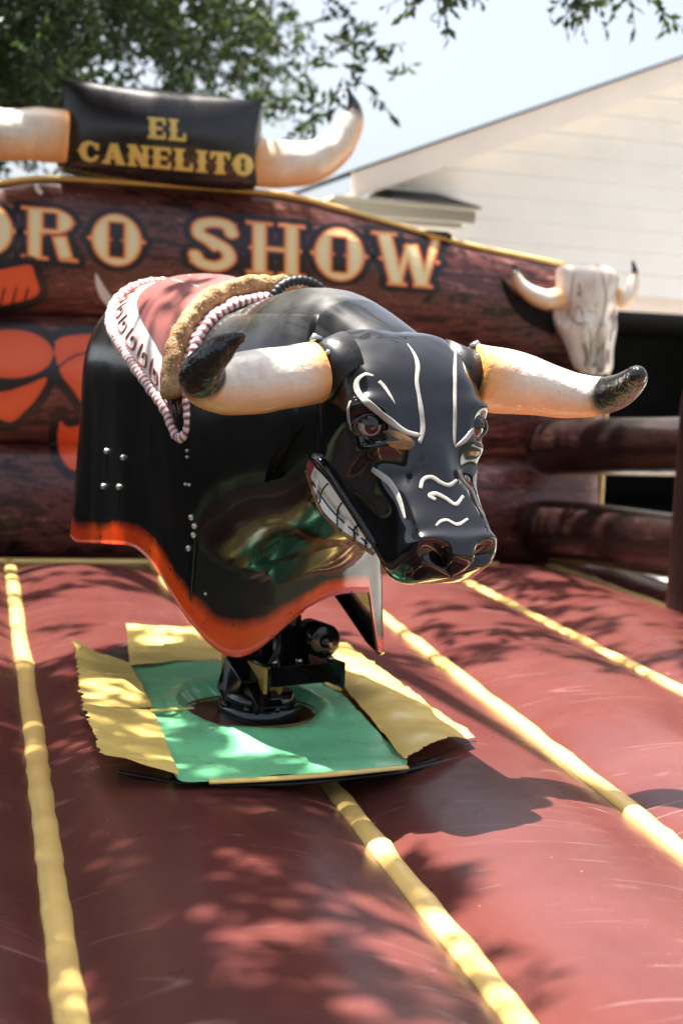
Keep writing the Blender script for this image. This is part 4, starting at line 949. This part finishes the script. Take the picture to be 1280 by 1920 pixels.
# roof slabs, shingle layer above, rake boards with overhang
for sg, (t0, t1) in ((1, (tA - .05, tR)), (-1, (tE + .05, tR))):
    z0 = zA - .05 * slope; oh = .28
    def slab(z_a, z_b, o0, o1):
        V = []
        for t, zc in ((t0, z0), (t1, zR)):
            for o in (o0, o1):
                for zz in (z_a, z_b): V.append(FP(t, zc + zz, o))
        return V, [(0, 1, 3, 2), (4, 6, 7, 5), (0, 4, 5, 1), (2, 3, 7, 6), (1, 5, 7, 3), (0, 2, 6, 4)]
    m = MB(); m.add(*slab(.175, .192, oh + .03, -4.0)); m.build('roof', MAT['shingle'], house, smooth=False)
    m = MB(); m.add(*slab(-.02, .172, oh, oh - .03)); m.build('rake_board', MAT['trim'], house, smooth=False)
    m = MB(); m.add(*slab(-.005, .03, oh - .033, 0.0)); m.build('soffit', MAT['trim'], house, smooth=False)
V = [FP(tA + .06, GZ, -.03), FP(tA + .06, zA, -.03), FP(tA + .06, zA, -8), FP(tA + .06, GZ, -8)]; mk('side_wall', V, [(0, 1, 2, 3)], MAT['siding'], house, smooth=False)
# boxed eave return with its little shingled roof, and the gutter
e0, e1 = fac(600, 392), fac(858, 414); te0, te1 = ft(e0), ft(e1); ez = fac(750, 402).z
m = MB(); m.box(FP((te0 + te1) / 2, ez - .02, .17), ((te1 - te0) / 2, .17, .045), HM); m.box(FP((te0 + te1) / 2 + .0, ez + .042, .19), ((te1 - te0) / 2 + .02, .20, .012), HM); m.box(FP((te0 + te1) / 2 - .04, ez - .08, .14), ((te1 - te0) / 2 - .04, .13, .018), HM); m.build('eave_return', MAT['gutter'], house)
a, b = ft(fac(742, 380)), te1 + .0
V = [FP(a - .15, ez + .056, .40), FP(b, ez + .056, .40), FP(b - .18, ez + .17, .02), FP(a - .15, ez + .17, .02), FP(b, ez + .056, .02)]; mk('return_roof', V, [(0, 1, 2, 3), (1, 4, 2)], MAT['shingle'], house, smooth=False)

# ------------------------------------------------------------------ unseen fence added left and behind the camera to darken the bull's reflections
yf = empty('added_fence', (-4.6, 3, GZ), 'unseen dark board fence added to darken reflections on the bull', 'fence')
def added_fence_run(a, b, h=1.9):
    a, b = Vector(a), Vector(b); L = (b - a).length; d = (b - a) / L; n_ = Vector((d.y, -d.x, 0)); m = MB(); k = 0; MM = Matrix((d, n_, Vector((0, 0, 1)))).transposed()
    while k * .145 < L: m.box(a + d * (k * .145) + Vector((0, 0, h / 2 + .02 * noise.noise(Vector((k * 1.7, 0, 0))))), (.069, .010, h / 2), MM); k += 1
    m.build('added_fence_panel', MAT['fence_dark'], yf, smooth=False)
    m = MB(); 
    for z in (.4, 1.5): MB().box((a + b) / 2 + Vector((0, 0, z)) + n_ * -.035, (L / 2, .02, .045), MM).build('added_fence_rail', MAT['fence_dark'], yf, smooth=False)
added_fence_run((-4.6, -4.5, GZ), (-4.6, 9.0, GZ)); added_fence_run((7.5, -4.6, GZ), (-4.5, -4.6, GZ))

# ------------------------------------------------------------------ live oak behind the wall, its limbs reach over the ring
tb = Vector((-4.3, 10.6, GZ)); oak = empty('oak_tree', tb, 'large live oak with dense dark leaves rising behind the log wall', 'tree')
m = MB(); P = cr([tb, tb + Vector((.05, -.05, 1.2)), tb + Vector((.2, -.2, 2.4)), tb + Vector((.35, -.5, 3.6)), tb + Vector((.5, -1.0, 5.6))], 30); m.tube([Vector(p) for p in P], np.linspace(.42, .17, 30), 18); m.build('trunk', MAT['bark'], oak)
tw = MB(); LV = []; LF = []
def leaf(p, d, L, w):
    up = Vector((RNG.normal(), RNG.normal(), RNG.normal())); s = d.cross(up)
    if s.length < 1e-4: return
    s.normalize(); n = s.cross(d); i = len(LV); mid = p + d * (L * .5) + n * (L * .10)
    LV.extend([p, mid + s * w, p + d * L, mid - s * w]); LF.append((i, i + 1, i + 2, i + 3))
def spray(c, r, n, size=.065, drop=.0, tilt=None):
    """twig ends with leaves: a little fan of leaves along several short twigs"""
    c = Vector(c); nt = max(1, n // 12)
    for k in range(nt):
        o = Vector((RNG.normal(), RNG.normal(), RNG.normal() * .7)) * (r * .55); a = c + o; d = (o.normalized() * .8 + Vector((RNG.normal() * .5, RNG.normal() * .5, RNG.normal() * .35 - drop))).normalized(); Lt = RNG.uniform(.14, .34)
        tw.tube([a - d * Lt * .5, a + d * Lt * .6], [.004, .0015], 4, caps=False)
        for q in range(12):
            p = a + d * (Lt * (q / 11 - .4)); ld = (d * .6 + Vector((RNG.normal(), RNG.normal(), RNG.normal() - .2)) * .6).normalized(); leaf(p, ld, size * RNG.uniform(.6, 1.25), size * RNG.uniform(.18, .28))
limbs = MB()
def limb(pts, r0, r1): limbs.tube([Vector(p) for p in cr(pts, 24)], np.linspace(r0, r1, 24), 8)
top = tb + Vector((.4, -.7, 4.4))
# dense low crown: random clumps in a wide flattened volume whose underside droops over the wall
cnt = 0
while cnt < 1700:
    x = RNG.uniform(-7.5, .9); y = RNG.uniform(7.9, 12.5); z = 2.2 + 5.6 * RNG.uniform() ** 1.25
    edge = (x + .75) / 1.2
    low = 2.55 + .32 * noise.noise(Vector((x * .9, y * .5, 2))) + max(0, x + 1.3) * .38 - .5 * math.exp(-((x + 3.6) / 1.3) ** 2)
    if z < low: continue
    dens = 1.0 if x < -1.7 else max(0, 1 - (x + 1.7) / 1.7) ** 1.5
    if RNG.uniform() > dens: continue
    if noise.noise(Vector((x * 1.1, y * .9, z * 1.1))) < -.12: continue
    spray((x, y, z), .36, 110 if z < 4.2 else 70, .082); cnt += 1
for (u, v, y) in [(560, 150, 8.2), (600, 90, 8.2), (640, 130, 8.0), (670, 160, 8.0), (700, 75, 8.1), (735, 150, 8.0), (640, 60, 8.3), (560, 60, 8.4), (600, 170, 8.1), (650, 190, 7.9), (520, 190, 8.3), (500, 240, 8.3), (700, 110, 8.0), (620, 20, 8.3), (575, 205, 8.2)]:
    spray(at_y(u, v, y), .17, 34, .07)
# hanging sprigs from the limb over the ring
for (u, v, y, n) in [(812, -30, 6.6, 80), (830, -14, 6.5, 40), (1072, -25, 6.7, 40), (1102, -2, 6.6, 40), (1165, -35, 6.8, 60), (1185, -8, 6.7, 30), (1060, -30, 6.7, 50), (800, -30, 6.6, 80), (1220, 0, 6.9, 40)]:
    spray(at_y(u, v, y), .07, n, .062, .3)
# canopy above the ring that dapples the floor: clumps up the sun line from shaded places
def shade(u, v, ru, n, leaves=70, k0=4.2, k1=6.5, size=.075):
    for _ in range(n):
        a = RNG.normal(0, 1, 2); p = at_z(min(1500, u + a[0] * ru), max(1040, v + a[1] * ru * .45), 0.04); q = p + SUN * (RNG.uniform(k0, k1))
        spray(q, .20, leaves, size)
def lightmap(u, v):                             # share of sun that reaches the floor at that place (0 shade, 1 sun)
    def el(cx, cy, rx, ry, w=1.0): return w * math.exp(-(((u - cx) / rx) ** 2 + ((v - cy) / ry) ** 2) ** 1.5)
    L = 1 / (1 + math.exp(min(60, max(-60, -(u - 640 - (v - 1440) * .30) / 35)))) if v > 1250 else .62
    L = max(L, el(500, 1335, 330, 105), el(440, 1642, 48, 22), el(395, 1585, 40, 14, .7), el(330, 1770, 120, 45, 1), el(580, 1800, 130, 70, 1), el(300, 1165, 190, 50, .75), el(420, 1880, 190, 50, .9), el(120, 1640, 40, 16, .6), el(600, 1690, 70, 40, .8), el(60, 1790, 40, 30, .5), el(95, 1370, 30, 14, .8), el(110, 1490, 30, 10, .6), el(1100, 1290, 260, 70))
    L = min(L, 1 - el(735, 1520, 60, 40, .9), 1 - el(985, 1735, 42, 16), 1 - el(880, 1750, 26, 18), 1 - el(1010, 1120, 150, 35, .8), 1 - el(640, 1610, 70, 30, .8), 1 - el(720, 1830, 60, 26, .8)); return L
cnt = 0
for _ in range(60000):
    q = Vector((RNG.uniform(-6.5, 1.8), RNG.uniform(-1.0, 9.0), RNG.uniform(3.9, 6.8))); p = q - SUN * ((q.z - .04) / SUN.z)
    if (p - EYE).dot(EYV) < .9: L = .15 if p.x < .2 else .9
    else: L = lightmap(*proj(p))
    if q.y > 5.5 and q.z < 4.6: continue
    if RNG.uniform() < (1 - L) ** 2.2 * (.12 if q.x > -3.2 else .03): spray(q, .16, 36, .125); cnt += 1
for _ in range(260):  # unseen leaf clumps added behind the camera to break up the head's reflections
    q = Vector((RNG.uniform(-4, 3.5), RNG.uniform(-7, -1.2), RNG.uniform(4.8, 8)))
    if noise.noise(q * .55) > -.05: spray(q, .30, 36, .14)
print('canopy clumps', cnt)
for pts, r0, r1 in [([top, (-3.2, 8.6, 4.7), (-2.0, 7.0, 5.0), (-1.0, 5.4, 5.1), (-.4, 4.0, 5.2)], .16, .03), ([top, (-2.6, 9.0, 4.0), (-1.4, 8.4, 3.7), (-.2, 8.0, 3.6), (.5, 7.9, 3.4)], .12, .012), ([top, (-2.0, 8.4, 5.4), (0, 7.4, 5.0), (1.2, 6.8, 4.0), (1.3, 6.7, 2.9)], .12, .01),
                    ([top, (-4.8, 9.4, 4.4), (-5.4, 8.6, 4.0), (-6.4, 8.2, 3.9)], .13, .03), ([top, (-3.4, 9.3, 3.8), (-2.6, 8.9, 3.3), (-2.0, 8.6, 3.05)], .08, .01), ([(0, 7.4, 5.0), (.25, 6.9, 4.0), (.42, 6.6, 2.75)], .04, .008)]: limb(pts, r0, r1)
limbs.build('limb', MAT['bark'], oak); tw.build('twig', MAT['bark'], oak)
mk('crown', LV, LF, MAT['leaf'], oak, smooth=False)
print('leaves', len(LF))
